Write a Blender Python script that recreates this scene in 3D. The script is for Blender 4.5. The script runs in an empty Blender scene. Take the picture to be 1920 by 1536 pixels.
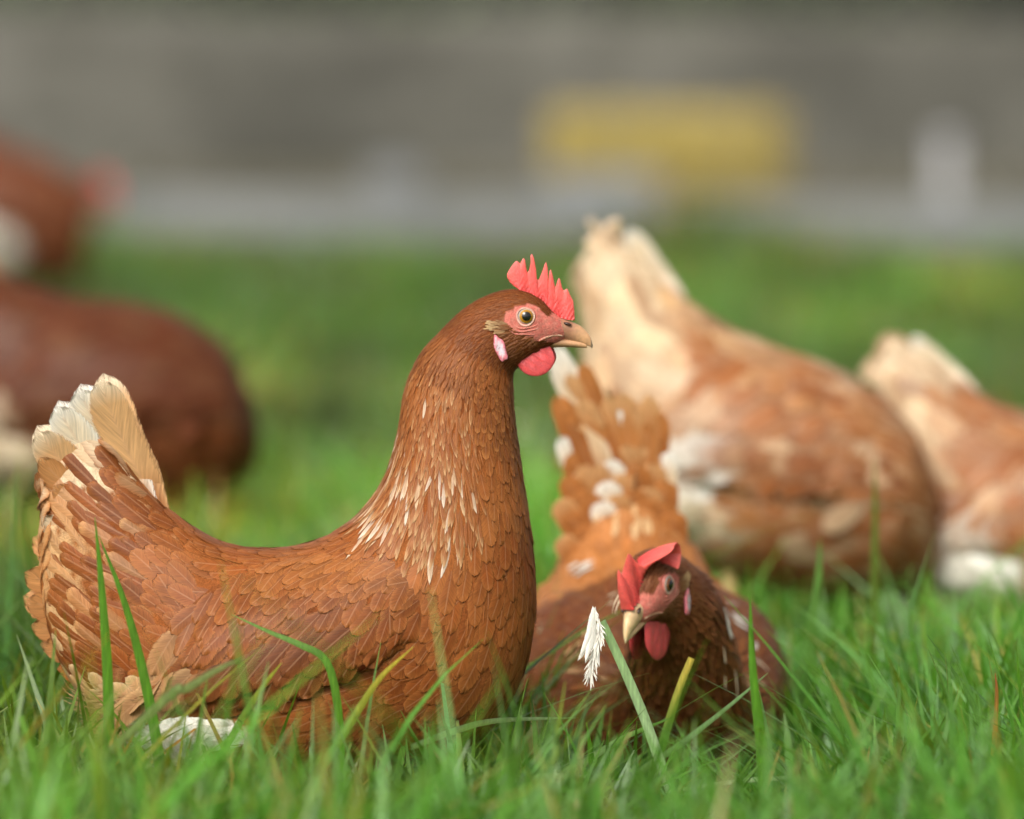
import bpy, bmesh, math, random
import numpy as np
from mathutils import Vector, Matrix
from mathutils.bvhtree import BVHTree

random.seed(7)
rng = np.random.default_rng(7)
scene = bpy.context.scene
COL = scene.collection

# ------------------------------------------------------------------ camera, sky, sun, exposure
FPX = 200.0 / 36.0 * 1920.0
CAM_H = 0.63
PITCH = math.atan((768 - 37) / FPX)
Y0 = 4.3                       # distance of the hen in focus
cam_d = bpy.data.cameras.new('camera')
cam = bpy.data.objects.new('camera', cam_d)
COL.objects.link(cam)
cam.location = (0, 0, CAM_H)
cam.rotation_euler = (math.pi / 2 - PITCH, 0, 0)
cam_d.sensor_width = 36
cam_d.lens = 200
cam_d.clip_start = 0.1
cam_d.clip_end = 2000
cam_d.dof.use_dof = True
cam_d.dof.focus_distance = 4.265
cam_d.dof.aperture_fstop = 3.1
scene.camera = cam

SUN_EL, SUN_AZ = 44.0, 206.0   # azimuth measured clockwise from +Y, the way the camera looks
w = bpy.data.worlds.new('World')
scene.world = w
w.use_nodes = True
nt = w.node_tree
bg = nt.nodes['Background']
sky = nt.nodes.new('ShaderNodeTexSky')
sky.sky_type = 'NISHITA'
sky.sun_disc = False
sky.sun_elevation = math.radians(SUN_EL)
sky.sun_rotation = math.radians(SUN_AZ)
sky.dust_density = 6.0
sky.air_density = 1.0
sky.ozone_density = 1.0
hs = nt.nodes.new('ShaderNodeHueSaturation')
hs.inputs['Saturation'].default_value = 0.08
nt.links.new(sky.outputs[0], hs.inputs['Color'])
nt.links.new(hs.outputs[0], bg.inputs['Color'])
bg.inputs['Strength'].default_value = 0.105

sun_d = bpy.data.lights.new('sun', 'SUN')
sun = bpy.data.objects.new('sun', sun_d)
COL.objects.link(sun)
sun_d.energy = 1.5
sun_d.angle = math.radians(30)
sun_d.color = (1.0, 0.94, 0.84)
_e, _a = math.radians(SUN_EL), math.radians(SUN_AZ)
to_sun = Vector((math.sin(_a) * math.cos(_e), math.cos(_a) * math.cos(_e), math.sin(_e)))
sun.rotation_euler = to_sun.to_track_quat('Z', 'Y').to_euler()

vs = scene.view_settings
vs.view_transform = 'Standard'
vs.look = 'None'
vs.exposure = 0.68
vs.gamma = 1.0
vs.use_curve_mapping = False
scene.cycles.use_denoising = True
scene.cycles.use_adaptive_sampling = True
scene.cycles.adaptive_threshold = 0.03
scene.cycles.max_bounces = 5
scene.cycles.diffuse_bounces = 3
scene.cycles.transparent_max_bounces = 9


# ------------------------------------------------------------------ helpers
def ground_y(py):
    """distance along the ground of a picture row"""
    return CAM_H / math.tan(PITCH + math.atan((py - 768) / FPX))


def at(px, py, Y):
    """point at distance Y seen at picture position px, py (1920 wide)"""
    r = Vector(((px - 960) / FPX, (768 - py) / FPX, -1.0))
    r = Matrix.Rotation(math.pi / 2 - PITCH, 3, 'X') @ r
    s = Y / r.y
    return Vector((0, 0, CAM_H)) + r * s


def smooth(x, a, b):
    if a == b:
        return float(x > a)
    t = min(1.0, max(0.0, (x - a) / (b - a)))
    return t * t * (3 - 2 * t)


def lerp3(a, b, t):
    return tuple(a[i] + (b[i] - a[i]) * t for i in range(3))


def vnoise(x, y, z=0.0, seed=0):
    """cheap smooth noise, about -1..1"""
    s = seed * 12.9898
    return (math.sin(x * 1.7 + s + 1.3 * math.sin(y * 1.1 + s)) + math.sin(y * 2.3 + 2.1 * s + 1.7 * math.sin(x * 0.9 - s + z))
            + math.sin((x + y) * 1.13 + z * 1.9 + 3.7 * s)) / 3.0


def tag(o, label=None, cat=None, group=None, kind=None):
    if label: o['label'] = label
    if cat: o['category'] = cat
    if group: o['group'] = group
    if kind: o['kind'] = kind
    return o


def empty(name, loc, rz=0.0):
    o = bpy.data.objects.new(name, None)
    COL.objects.link(o)
    o.location = loc
    o.rotation_euler = (0, 0, rz)
    o.empty_display_size = 0.05
    return o


def mesh_obj(name, verts, faces, mat, parent=None, col=None, fst=None, smooth_shade=True):
    me = bpy.data.meshes.new(name)
    me.from_pydata([tuple(v) for v in verts], [], [tuple(f) for f in faces])
    if col is not None:
        a = me.attributes.new('tint', 'FLOAT_COLOR', 'POINT')
        c = np.ones((len(verts), 4), dtype=np.float32)
        c[:, :3] = np.asarray(col, dtype=np.float32)
        a.data.foreach_set('color', c.ravel())
    if fst is not None:
        a = me.attributes.new('fst', 'FLOAT_VECTOR', 'POINT')
        a.data.foreach_set('vector', np.asarray(fst, dtype=np.float32).ravel())
    if smooth_shade:
        me.polygons.foreach_set('use_smooth', [True] * len(me.polygons))
    me.materials.append(mat)
    me.update()
    o = bpy.data.objects.new(name, me)
    COL.objects.link(o)
    if parent: o.parent = parent
    return o


# ------------------------------------------------------------------ materials
def new_mat(name):
    m = bpy.data.materials.new(name)
    m.use_nodes = True
    n = m.node_tree.nodes
    return m, n, m.node_tree.links, n['Principled BSDF'], n['Material Output']


def nmath(n, l, op, a, b=None, c=None):
    x = n.new('ShaderNodeMath')
    x.operation = op
    for i, v in enumerate((a, b, c)):
        if v is None: continue
        if isinstance(v, (int, float)): x.inputs[i].default_value = v
        else: l.new(v, x.inputs[i])
    return x.outputs[0]


def mixcol(n, l, typ, fac, a, b):
    x = n.new('ShaderNodeMix')
    x.data_type = 'RGBA'
    x.blend_type = typ
    for sock, v in ((x.inputs[0], fac), (x.inputs[6], a), (x.inputs[7], b)):
        if isinstance(v, (int, float)): sock.default_value = v
        elif isinstance(v, tuple): sock.default_value = (*v, 1)
        else: l.new(v, sock)
    return x.outputs[2]


def ramp(n, l, src, stops):
    r = n.new('ShaderNodeValToRGB')
    e = r.color_ramp.elements
    while len(e) < len(stops): e.new(0.5)
    for i, (p, c) in enumerate(stops):
        e[i].position = p
        e[i].color = (*c, 1) if isinstance(c, tuple) else (c, c, c, 1)
    l.new(src, r.inputs[0])
    return r.outputs[0]


def noise(n, l, vec, scale, detail=3.0, rough=0.55):
    x = n.new('ShaderNodeTexNoise')
    x.inputs['Scale'].default_value = scale
    x.inputs['Detail'].default_value = detail
    x.inputs['Roughness'].default_value = rough
    if vec is not None: l.new(vec, x.inputs['Vector'])
    return x.outputs['Fac']


def feather_material():
    m, n, l, p, out = new_mat('feather')
    at_c = n.new('ShaderNodeAttribute'); at_c.attribute_name = 'tint'
    at_f = n.new('ShaderNodeAttribute'); at_f.attribute_name = 'fst'
    sep = n.new('ShaderNodeSeparateXYZ')
    l.new(at_f.outputs['Vector'], sep.inputs[0])
    s, t, rid = sep.outputs
    ab = nmath(n, l, 'ABSOLUTE', s)
    q = nmath(n, l, 'SUBTRACT', nmath(n, l, 'MULTIPLY', t, 26.0), nmath(n, l, 'MULTIPLY', ab, 7.0))
    comb = n.new('ShaderNodeCombineXYZ')
    l.new(q, comb.inputs[0]); l.new(nmath(n, l, 'MULTIPLY', s, 0.8), comb.inputs[1]); l.new(nmath(n, l, 'MULTIPLY', rid, 91.0), comb.inputs[2])
    barb = noise(n, l, comb.outputs[0], 1.0, 4.0, 0.7)
    c1 = ramp(n, l, barb, [(0.25, 0.62), (0.75, 1.3)])
    col = mixcol(n, l, 'MULTIPLY', 1.0, at_c.outputs['Color'], c1)
    shaft = nmath(n, l, 'MULTIPLY', nmath(n, l, 'LESS_THAN', ab, 0.07), nmath(n, l, 'LESS_THAN', t, 0.9))
    col = mixcol(n, l, 'MIX', nmath(n, l, 'MULTIPLY', shaft, 0.2), col, (0.62, 0.36, 0.2))
    l.new(col, p.inputs['Base Color'])
    p.inputs['Roughness'].default_value = 0.44
    p.inputs['Specular IOR Level'].default_value = 0.18
    b = n.new('ShaderNodeBump')
    b.inputs['Strength'].default_value = 0.35
    b.inputs['Distance'].default_value = 0.0006
    l.new(barb, b.inputs['Height'])
    l.new(b.outputs[0], p.inputs['Normal'])
    tr = n.new('ShaderNodeBsdfTranslucent')
    l.new(col, tr.inputs['Color'])
    mx = n.new('ShaderNodeMixShader')
    mx.inputs[0].default_value = 0.14
    l.new(p.outputs[0], mx.inputs[1]); l.new(tr.outputs[0], mx.inputs[2])
    # frayed, see-through fringe where the barbs part at the edge
    rim = nmath(n, l, 'MAXIMUM', ab, nmath(n, l, 'MULTIPLY', nmath(n, l, 'SUBTRACT', t, 0.60), 2.5))
    comb2 = n.new('ShaderNodeCombineXYZ')
    l.new(nmath(n, l, 'MULTIPLY', q, 2.2), comb2.inputs[0]); l.new(nmath(n, l, 'MULTIPLY', s, 3.0), comb2.inputs[1]); l.new(nmath(n, l, 'MULTIPLY', rid, 57.0), comb2.inputs[2])
    fray_n = noise(n, l, comb2.outputs[0], 1.0, 2.0, 0.6)
    v_ = nmath(n, l, 'ADD', rim, nmath(n, l, 'MULTIPLY', nmath(n, l, 'SUBTRACT', fray_n, 0.5), 0.55))
    mr = n.new('ShaderNodeMapRange')
    mr.interpolation_type = 'SMOOTHSTEP'
    mr.inputs['From Min'].default_value = 0.84
    mr.inputs['From Max'].default_value = 1.06
    l.new(v_, mr.inputs['Value'])
    tp = n.new('ShaderNodeBsdfTransparent')
    mx2 = n.new('ShaderNodeMixShader')
    l.new(mr.outputs[0], mx2.inputs[0]); l.new(mx.outputs[0], mx2.inputs[1]); l.new(tp.outputs[0], mx2.inputs[2])
    l.new(mx2.outputs[0], out.inputs['Surface'])
    return m


def skin_material(name, attr=True, color=(0.7, 0.1, 0.08), rough=0.5, sss=0.25, nscale=900.0, bump=0.5, vary=0.25, spec=0.4, dist=0.0008):
    m, n, l, p, out = new_mat(name)
    tc = n.new('ShaderNodeTexCoord')
    f = noise(n, l, tc.outputs['Object'], nscale, 4.0)
    f2 = noise(n, l, tc.outputs['Object'], nscale * 0.22, 3.0)
    if attr:
        a = n.new('ShaderNodeAttribute'); a.attribute_name = 'tint'
        base = a.outputs['Color']
    else:
        rgb = n.new('ShaderNodeRGB'); rgb.outputs[0].default_value = (*color, 1)
        base = rgb.outputs[0]
    g = ramp(n, l, f, [(0.25, 1 - vary), (0.75, 1 + vary)])
    col = mixcol(n, l, 'MULTIPLY', 1.0, base, g)
    g2 = ramp(n, l, f2, [(0.3, 1 - vary * 0.6), (0.7, 1 + vary * 0.5)])
    col = mixcol(n, l, 'MULTIPLY', 1.0, col, g2)
    l.new(col, p.inputs['Base Color'])
    p.inputs['Roughness'].default_value = rough
    p.inputs['Specular IOR Level'].default_value = spec
    if sss > 0:
        p.inputs['Subsurface Weight'].default_value = sss
        p.inputs['Subsurface Radius'].default_value = (1.0, 0.3, 0.2)
        p.inputs['Subsurface Scale'].default_value = 0.003
    b = n.new('ShaderNodeBump')
    b.inputs['Strength'].default_value = bump
    b.inputs['Distance'].default_value = dist
    l.new(f, b.inputs['Height'])
    l.new(b.outputs[0], p.inputs['Normal'])
    return m


def grass_material():
    m, n, l, p, out = new_mat('grass_blades')
    a = n.new('ShaderNodeAttribute'); a.attribute_name = 'tint'
    tc = n.new('ShaderNodeTexCoord')
    mp = n.new('ShaderNodeMapping')
    mp.inputs['Scale'].default_value = (1, 1, 0.1)
    l.new(tc.outputs['Object'], mp.inputs['Vector'])
    f = noise(n, l, mp.outputs[0], 520.0, 4.0)
    g = ramp(n, l, f, [(0.28, 0.72), (0.72, 1.28)])
    col = mixcol(n, l, 'MULTIPLY', 1.0, a.outputs['Color'], g)
    l.new(col, p.inputs['Base Color'])
    p.inputs['Roughness'].default_value = 0.38
    p.inputs['Specular IOR Level'].default_value = 0.6
    tr = n.new('ShaderNodeBsdfTranslucent')
    tcol = mixcol(n, l, 'MULTIPLY', 1.0, col, (1.25, 1.2, 0.55))
    l.new(tcol, tr.inputs['Color'])
    mx = n.new('ShaderNodeMixShader')
    mx.inputs[0].default_value = 0.46
    l.new(p.outputs[0], mx.inputs[1]); l.new(tr.outputs[0], mx.inputs[2])
    l.new(mx.outputs[0], out.inputs['Surface'])
    return m


def ground_like(name, c1, c2, c3, scale, rough=0.9, bump=0.6, dist=0.02):
    m, n, l, p, out = new_mat(name)
    tc = n.new('ShaderNodeTexCoord')
    f = noise(n, l, tc.outputs['Object'], scale, 5.0, 0.6)
    f2 = noise(n, l, tc.outputs['Object'], scale * 9.0, 4.0, 0.6)
    col = ramp(n, l, f, [(0.32, c1), (0.5, c2), (0.68, c3)])
    col = mixcol(n, l, 'MULTIPLY', 1.0, col, ramp(n, l, f2, [(0.25, 0.7), (0.75, 1.25)]))
    l.new(col, p.inputs['Base Color'])
    p.inputs['Roughness'].default_value = rough
    b = n.new('ShaderNodeBump')
    b.inputs['Strength'].default_value = bump
    b.inputs['Distance'].default_value = dist
    l.new(f2, b.inputs['Height'])
    l.new(b.outputs[0], p.inputs['Normal'])
    return m


M_FEATHER = feather_material()
M_BODY = skin_material('body_skin', True, rough=0.75, spec=.1, sss=0.0, nscale=700, bump=0.8, vary=0.3)
M_COMB = skin_material('comb_flesh', True, rough=0.42, sss=0.3, nscale=800, bump=0.55, vary=0.16, spec=0.45)
M_HORN = skin_material('horn', True, rough=0.35, sss=0.1, nscale=260, bump=0.15, vary=0.2, spec=0.5)
M_LEG = skin_material('leg_scale', False, (0.55, 0.36, 0.14), 0.5, 0.1, 420, 0.6, 0.25)
M_EYE = skin_material('eye_ball', True, rough=0.06, sss=0.0, nscale=1500, bump=0.0, vary=0.18, spec=0.7)
M_GRASS = grass_material()
M_GROUND = ground_like('turf_soil', (0.03, 0.06, 0.012), (0.055, 0.105, 0.02), (0.09, 0.14, 0.035), 2.2)
M_DIRT = ground_like('gravel', (0.055, 0.05, 0.03), (0.088, 0.08, 0.05), (0.125, 0.112, 0.07), 1.4)
M_KERB = ground_like('concrete', (0.13, 0.136, 0.134), (0.175, 0.18, 0.178), (0.225, 0.23, 0.226), 2.5, 0.85, 0.4, 0.006)
M_WALL = ground_like('weathered_wall', (0.06, 0.058, 0.046), (0.108, 0.103, 0.084), (0.17, 0.163, 0.14), 0.75, 0.9, 0.7, 0.03)
M_HEDGE = ground_like('hedge_leaf', (0.05, 0.075, 0.025), (0.10, 0.13, 0.06), (0.16, 0.19, 0.10), 2.5, 0.7, 0.3)
M_STRAW = ground_like('straw', (0.35, 0.26, 0.05), (0.42, 0.325, 0.085), (0.48, 0.385, 0.13), 8.0, 0.75, 0.6, 0.01)
M_POST = ground_like('white_paint', (0.36, 0.36, 0.37), (0.42, 0.42, 0.43), (0.5, 0.5, 0.5), 6.0, 0.6, 0.3, 0.004)
M_SLAB = ground_like('slate', (0.13, 0.14, 0.15), (0.18, 0.19, 0.2), (0.24, 0.25, 0.26), 6.0, 0.7, 0.3, 0.004)


# ------------------------------------------------------------------ ground, path, kerb, wall, hedge
def sheet(name, x0, x1, y0, y1, z, mat, n=1, amp=0.0):
    vs_, fs = [], []
    for j in range(n + 1):
        for i in range(n + 1):
            x = x0 + (x1 - x0) * i / n
            y = y0 + (y1 - y0) * j / n
            vs_.append((x, y, z + amp * vnoise(x * 1.3, y * 1.3)))
    for j in range(n):
        for i in range(n):
            a = j * (n + 1) + i
            fs.append((a, a + 1, a + n + 2, a + n + 1))
    o = mesh_obj(name, vs_, fs, mat)
    o['kind'] = 'structure'
    return o


sheet('ground', -300, 300, -60, 900, 0.0, M_GROUND)
def kerb_y(x):
    return 15.2 - 0.36 * x
_gp = mesh_obj('gravel_path', [(-30, kerb_y(-30), .004), (9, kerb_y(9), .004), (40, kerb_y(9), .004), (40, 45, .004), (-30, 45, .004)], [(0, 1, 2, 3, 4)], M_DIRT)
_gp['kind'] = 'structure'

# low concrete edging across the back of the grass, a little nearer on the right
def bar(name, a, b, wdt, hgt, mat, seg=40, jit=0.004, seed=1):
    a, b = Vector(a), Vector(b)
    d = (b - a)
    side = Vector((-d.y, d.x, 0)).normalized()
    prof = [(-.5, 0), (-.5, .9), (-.42, 1.0), (.42, 1.0), (.5, .9), (.5, 0)]
    v, f = [], []
    for i in range(seg + 1):
        c = a + d * i / seg
        for k, (s, h) in enumerate(prof):
            v.append(c + side * (s * wdt + jit * vnoise(i * .9, k, 0, seed)) + Vector((0, 0, h * hgt + jit * vnoise(i * .7, k * 2.0, 1, seed))))
    m = len(prof)
    for i in range(seg):
        for k in range(m - 1):
            f.append((i * m + k, i * m + k + 1, (i + 1) * m + k + 1, (i + 1) * m + k))
    f.append(tuple(range(m)))
    f.append(tuple(range(seg * m + m - 1, seg * m - 1, -1)))
    return mesh_obj(name, v, f, mat, smooth_shade=False)


def build_rail():
    """low grey rail on short posts where the grass ends"""
    root = empty('low_rail', (0, kerb_y(0), 0))
    tag(root, 'long low grey rail on short posts where the grass ends', 'rail')
    o0 = Vector((0, kerb_y(0), 0))
    r = bar('rail', Vector((-14, kerb_y(-14), .055)) - o0, Vector((9, kerb_y(9), .055)) - o0, 0.10, 0.10, M_KERB, 120)
    r.parent = root
    for k in range(16):
        x = -13.6 + 1.45 * k
        v, f = rounded_block(0.07, 0.07, 0.066, 2, 0.008, 0.002)
        mesh_obj('post', [p + Vector((x, kerb_y(x), -.01)) - o0 for p in v], f, M_KERB, root)


def build_wall():
    Yw = 23.6
    nx, nz = 150, 14
    v, f = [], []
    x0, x1 = -22.0, 22.0
    def top(x):
        return 0.655 - 0.012 * x + 0.02 * vnoise(x * 2.1, 0.3)
    for i in range(nx + 1):
        x = x0 + (x1 - x0) * i / nx
        H = top(x)
        for k in range(nz + 1):
            z = H * k / nz
            v.append((x, Yw + 0.06 * z + 0.035 * vnoise(x * 4.0, z * 9.0, 0, 3), z))
        v.append((x, Yw + 0.42, H + 0.01 * vnoise(x * 3, 9)))
        v.append((x, Yw + 0.45, 0))
    m = nz + 3
    for i in range(nx):
        for k in range(m - 1):
            f.append((i * m + k, (i + 1) * m + k, (i + 1) * m + k + 1, i * m + k + 1))
    f.append(tuple(range(m)))
    f.append(tuple(range(nx * m + m - 1, nx * m - 1, -1)))
    o = mesh_obj('stone_wall', v, f, M_WALL)
    tag(o, 'long low mottled grey wall behind the gravel strip', 'wall')
build_wall()


def build_hedge():
    n = 26000
    x = rng.uniform(-20, 20, n)
    y = rng.uniform(24.5, 26.2, n)
    topz = 1.5 + 0.25 * np.sin(x * 1.3) + 0.15 * np.sin(x * 3.1 + 1)
    z = rng.uniform(0.05, 1.0, n) ** 0.8 * topz
    sz = rng.uniform(0.035, 0.075, n)
    v = np.zeros((n, 4, 3))
    a = rng.normal(size=(n, 3)); a /= np.linalg.norm(a, axis=1)[:, None]
    b = np.cross(a, rng.normal(size=(n, 3))); b /= np.linalg.norm(b, axis=1)[:, None]
    c = np.stack([x, y, z], 1)
    v[:, 0] = c - a * sz[:, None]; v[:, 1] = c + b * sz[:, None] * .5; v[:, 2] = c + a * sz[:, None]; v[:, 3] = c - b * sz[:, None] * .5
    f = np.arange(n * 4).reshape(n, 4)
    root = empty('hedge', (0, 25.3, 0))
    tag(root, 'loose olive green hedge rising behind the grey wall', 'hedge')
    o = mesh_obj('foliage', v.reshape(-1, 3) - np.array([0, 25.3, 0]), f.tolist(), M_HEDGE, root, smooth_shade=False)
    o['kind'] = 'stuff'
    # stems
    sv, sf = [], []
    for i in range(60):
        px, py = random.uniform(-20, 20), random.uniform(-.5, .6)
        k = len(sv)
        r = 0.02
        for z_, rr in ((0, r), (0.7, r * .7), (1.3, r * .3)):
            for q in range(5):
                an = q * 2 * math.pi / 5
                sv.append((px + rr * math.cos(an) + z_ * .1 * math.sin(i), py + rr * math.sin(an), z_))
        for s_ in range(2):
            for q in range(5):
                sf.append((k + s_ * 5 + q, k + s_ * 5 + (q + 1) % 5, k + (s_ + 1) * 5 + (q + 1) % 5, k + (s_ + 1) * 5 + q))
    st = mesh_obj('stems', sv, sf, M_DIRT, root)
    st['kind'] = 'stuff'
build_hedge()


def rounded_block(sx, sy, sz, n=10, r=0.04, jit=0.01, seed=2):
    bm = bmesh.new()
    bmesh.ops.create_cube(bm, size=1.0)
    bmesh.ops.subdivide_edges(bm, edges=bm.edges[:], cuts=n, use_grid_fill=True)
    for v in bm.verts:
        p = Vector((v.co.x * sx, v.co.y * sy, v.co.z * sz))
        c = Vector((max(-sx / 2 + r, min(sx / 2 - r, p.x)), max(-sy / 2 + r, min(sy / 2 - r, p.y)), max(-sz / 2 + r, min(sz / 2 - r, p.z))))
        d = p - c
        if d.length > 1e-9: p = c + d.normalized() * r
        p += Vector((vnoise(p.y * 31, p.z * 29, 0, seed), vnoise(p.x * 27, p.z * 33, 1, seed), vnoise(p.x * 31, p.y * 26, 2, seed))) * jit
        v.co = p + Vector((0, 0, sz / 2))
    bm.verts.ensure_lookup_table()
    vs_ = [v.co.copy() for v in bm.verts]
    fs = [[q.index for q in f.verts] for f in bm.faces]
    bm.free()
    return vs_, fs


build_rail()


def build_bale():
    Y = 20.8
    c = at(1245, 345, Y)
    root = empty('straw_bale', (c.x, Y, 0), 0.06)
    tag(root, 'yellow oblong bale lying in front of the grey wall', 'bale')
    v, f = rounded_block(0.84, 0.42, 0.30, 10, 0.06, 0.012)
    mesh_obj('bale_body', v, f, M_STRAW, root)
    # loose straws
    sv, sf = [], []
    for i in range(1500):
        side = random.random()
        p = Vector((random.uniform(-.42, .42), -.212 if side < .6 else random.uniform(-.2, .2), random.uniform(.02, .29) if side < .6 else .295))
        d = Vector((random.uniform(-1, 1), random.uniform(-.35, .1), random.uniform(-.5, .5))).normalized() * random.uniform(.03, .09)
        s_ = Vector((0, 0, .0022)) if side < .6 else Vector((0, .0022, 0))
        k = len(sv)
        sv += [p - s_, p + s_, p + d + s_ - Vector((0, .006, 0)), p + d - s_ - Vector((0, .006, 0))]
        sf.append((k, k + 1, k + 2, k + 3))
    s = mesh_obj('loose_straw', sv, sf, M_STRAW, root, smooth_shade=False)
    s['kind'] = 'stuff'
    for xx in (-.24, .24):
        v, f = rounded_block(0.012, 0.438, 0.316, 2, 0.005, 0.0)
        o = mesh_obj('twine', [(p.x + xx, p.y, p.z - .008) for p in v], f, M_SLAB, root)
build_bale()


def build_post():
    Y = ground_y(425)
    c = at(1772, 425, Y)
    root = empty('marker_post', (c.x, Y, 0))
    tag(root, 'short white post standing on the gravel behind the low rail', 'post')
    v, f = rounded_block(0.06, 0.06, 0.25, 4, 0.012, 0.002)
    mesh_obj('shaft', v, f, M_POST, root)
    v, f = rounded_block(0.075, 0.075, 0.03, 3, 0.01, 0.001)
    mesh_obj('cap', [p + Vector((0, 0, .252)) for p in v], f, M_POST, root)
build_post()

def build_slab():
    Y = ground_y(378)
    c = at(1130, 378, Y)
    v, f = rounded_block(0.42, 0.3, 0.09, 5, 0.02, 0.006)
    o = mesh_obj('stone_slab', v, f, M_SLAB)
    o.location = (c.x, Y, 0.004)
    tag(o, 'dull blue grey slab on the gravel below the yellow bale', 'slab')
    Y = ground_y(378)
    c = at(740, 378, Y)
    v, f = rounded_block(0.2, 0.16, 0.12, 5, 0.04, 0.01)
    o = mesh_obj('pale_stone', v, f, M_KERB)
    o.location = (c.x, Y, 0.004)
    tag(o, 'pale grey stone on the gravel behind the rail', 'stone')
build_slab()


# ------------------------------------------------------------------ the hen in reference space (a hen seen from its right side)
S = 2468.0        # pixels per metre at the hen in focus
GPY = 1592.0      # picture row of the ground there


def R(px, py, off=0.0):
    return Vector(((px - 960) / S, off / S, (GPY - py) / S))


RINGS = [  # dorsal point, ventral point, half width
    ((150, 768), (82, 900), 12), ((206, 820), (78, 1085), 42), ((262, 897), (108, 1225), 80), ((332, 964), (190, 1350), 122),
    ((420, 1014), (320, 1440), 165), ((515, 1026), (465, 1465), 186), ((595, 1010), (620, 1465), 194), ((655, 976), (790, 1430), 190),
    ((697, 930), (900, 1385), 176),
    ((724, 884), (972, 1285), 160), ((740, 835), (1003, 1160), 142), ((750, 785), (1000, 1030), 122), ((758, 735), (983, 905), 104),
    ((772, 692), (968, 805), 92), ((793, 655), (962, 735), 82),
    ((832, 612), (962, 700), 70), ((876, 572), (968, 688), 60), ((922, 548), (984, 676), 53), ((966, 540), (1006, 662), 48),
    ((1006, 553), (1026, 650), 41), ((1038, 582), (1045, 642), 29), ((1058, 598), (1058, 634), 17)]
PECK = {0: ((150, 800), (100, 950), 22), 1: ((205, 865), (110, 1100), 62), 2: ((268, 940), (145, 1240), 98), 6: ((605, 1016), (605, 1465), 196), 7: ((715, 1030), (745, 1450), 196), 8: ((815, 1070), (865, 1400), 172)}
STRAIGHT = {0: ((105, 885), (80, 985), 24), 1: ((185, 915), (130, 1075), 62), 2: ((268, 955), (170, 1225), 98), 3: ((345, 978), (215, 1380), 130), 4: ((425, 995), (320, 1440), 165), 5: ((515, 1003), (465, 1465), 186), 6: ((610, 1003), (605, 1465), 196), 7: ((715, 1022), (745, 1450), 196)}
NB, NH = 8, 15     # last body ring, first head ring


def ref_arrays(rings):
    C, U, W = [], [], []
    for d, v, hw in rings:
        D, V = R(*d), R(*v)
        C.append((D + V) / 2); U.append((D - V) / 2); W.append(Vector((0, hw / S, 0)))
    return C, U, W


def catmull(P, u):
    n = len(P)
    i = int(min(max(math.floor(u), 0), n - 2))
    t = u - i
    p1, p2 = P[i], P[i + 1]
    p0 = P[i - 1] if i > 0 else p1 * 2 - p2
    p3 = P[i + 2] if i + 2 < n else p2 * 2 - p1
    return 0.5 * ((2 * p1) + (p2 - p0) * t + (2 * p0 - 5 * p1 + 4 * p2 - p3) * t * t + (3 * p1 - p0 - 3 * p2 + p3) * t ** 3)


REF = ref_arrays(RINGS)


def loft_pt(A, u, th):
    c, U, W = catmull(A[0], u), catmull(A[1], u), catmull(A[2], u)
    ct, st = math.cos(th), math.sin(th)
    return c + U * ct + W * (math.copysign(abs(st) ** 0.92, st))


def loft_grid(A, sub=8, na=60):
    us = np.linspace(0, len(A[0]) - 1, (len(A[0]) - 1) * sub + 1)
    G, RG = [], []
    for u in us:
        for k in range(na):
            th = 2 * math.pi * k / na
            r = loft_pt(REF, u, th)
            p = loft_pt(A, u, th) if A is not REF else r.copy()
            # thigh bulge on both flanks
            rx, ry, ro = r.x * S + 960, GPY - r.z * S, r.y * S
            if 380 < rx < 760 and ry > 1220:
                q = ((rx - 575) / 170) ** 2 + ((ry - 1350) / 120) ** 2
                if q < 1:
                    n_ = catmull(A[2], u).normalized() * (1 if math.sin(th) > 0 else -1)
                    p = p + n_ * (0.010 * (1 - q) ** 1.0)
            q = ((rx - 365) / 125) ** 2 + ((ry - 1368) / 80) ** 2
            if q < 1:
                n_ = catmull(A[2], u).normalized() * (1 if math.sin(th) > 0 else -1)
                p = p + n_ * (0.019 * (1 - q))
            G.append(p); RG.append((rx, ry, ro))
    F = []
    nu = len(us)
    for i in range(nu - 1):
        for k in range(na):
            k2 = (k + 1) % na
            F.append((i * na + k, (i + 1) * na + k, (i + 1) * na + k2, i * na + k2))
    F.append(tuple(range(na)))
    F.append(tuple(range((nu - 1) * na + na - 1, (nu - 1) * na - 1, -1)))
    return us, G, RG, F


def inpoly(x, y, poly):
    c = False
    j = len(poly) - 1
    for i in range(len(poly)):
        xi, yi = poly[i]; xj, yj = poly[j]
        if (yi > y) != (yj > y) and x < (xj - xi) * (y - yi) / (yj - yi) + xi: c = not c
        j = i
    return c


def Z(zx, zy):      # from the enlarged head study to picture pixels
    return (860 + zx / 5.12, 440 + zy / 5.12)


FACE = [Z(*p) for p in [(425, 750), (500, 690), (570, 655), (650, 640), (740, 655), (800, 700), (850, 770), (900, 730), (1000, 770), (1090, 800),
                        (1100, 1060), (960, 1030), (840, 1010), (760, 995), (680, 950), (560, 905), (490, 860), (430, 800)]]
CHEEK = [Z(*p) for p in [(290, 800), (430, 770), (560, 900), (700, 950), (790, 1000), (740, 1040), (640, 1060), (560, 1130), (540, 1230), (450, 1100), (400, 960)]]

# palette (linear albedo)
RUF = (0.25, 0.068, 0.0145)
RUF_L = (0.49, 0.188, 0.052)
RUF_D = (0.105, 0.029, 0.008)
BUFF = (0.64, 0.40, 0.19)
CREAM = (0.80, 0.66, 0.47)
WHITE = (0.84, 0.80, 0.71)
DARK = (0.10, 0.03, 0.014)
SKIN = (0.56, 0.13, 0.10)
COMB = (0.80, 0.085, 0.075)


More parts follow.
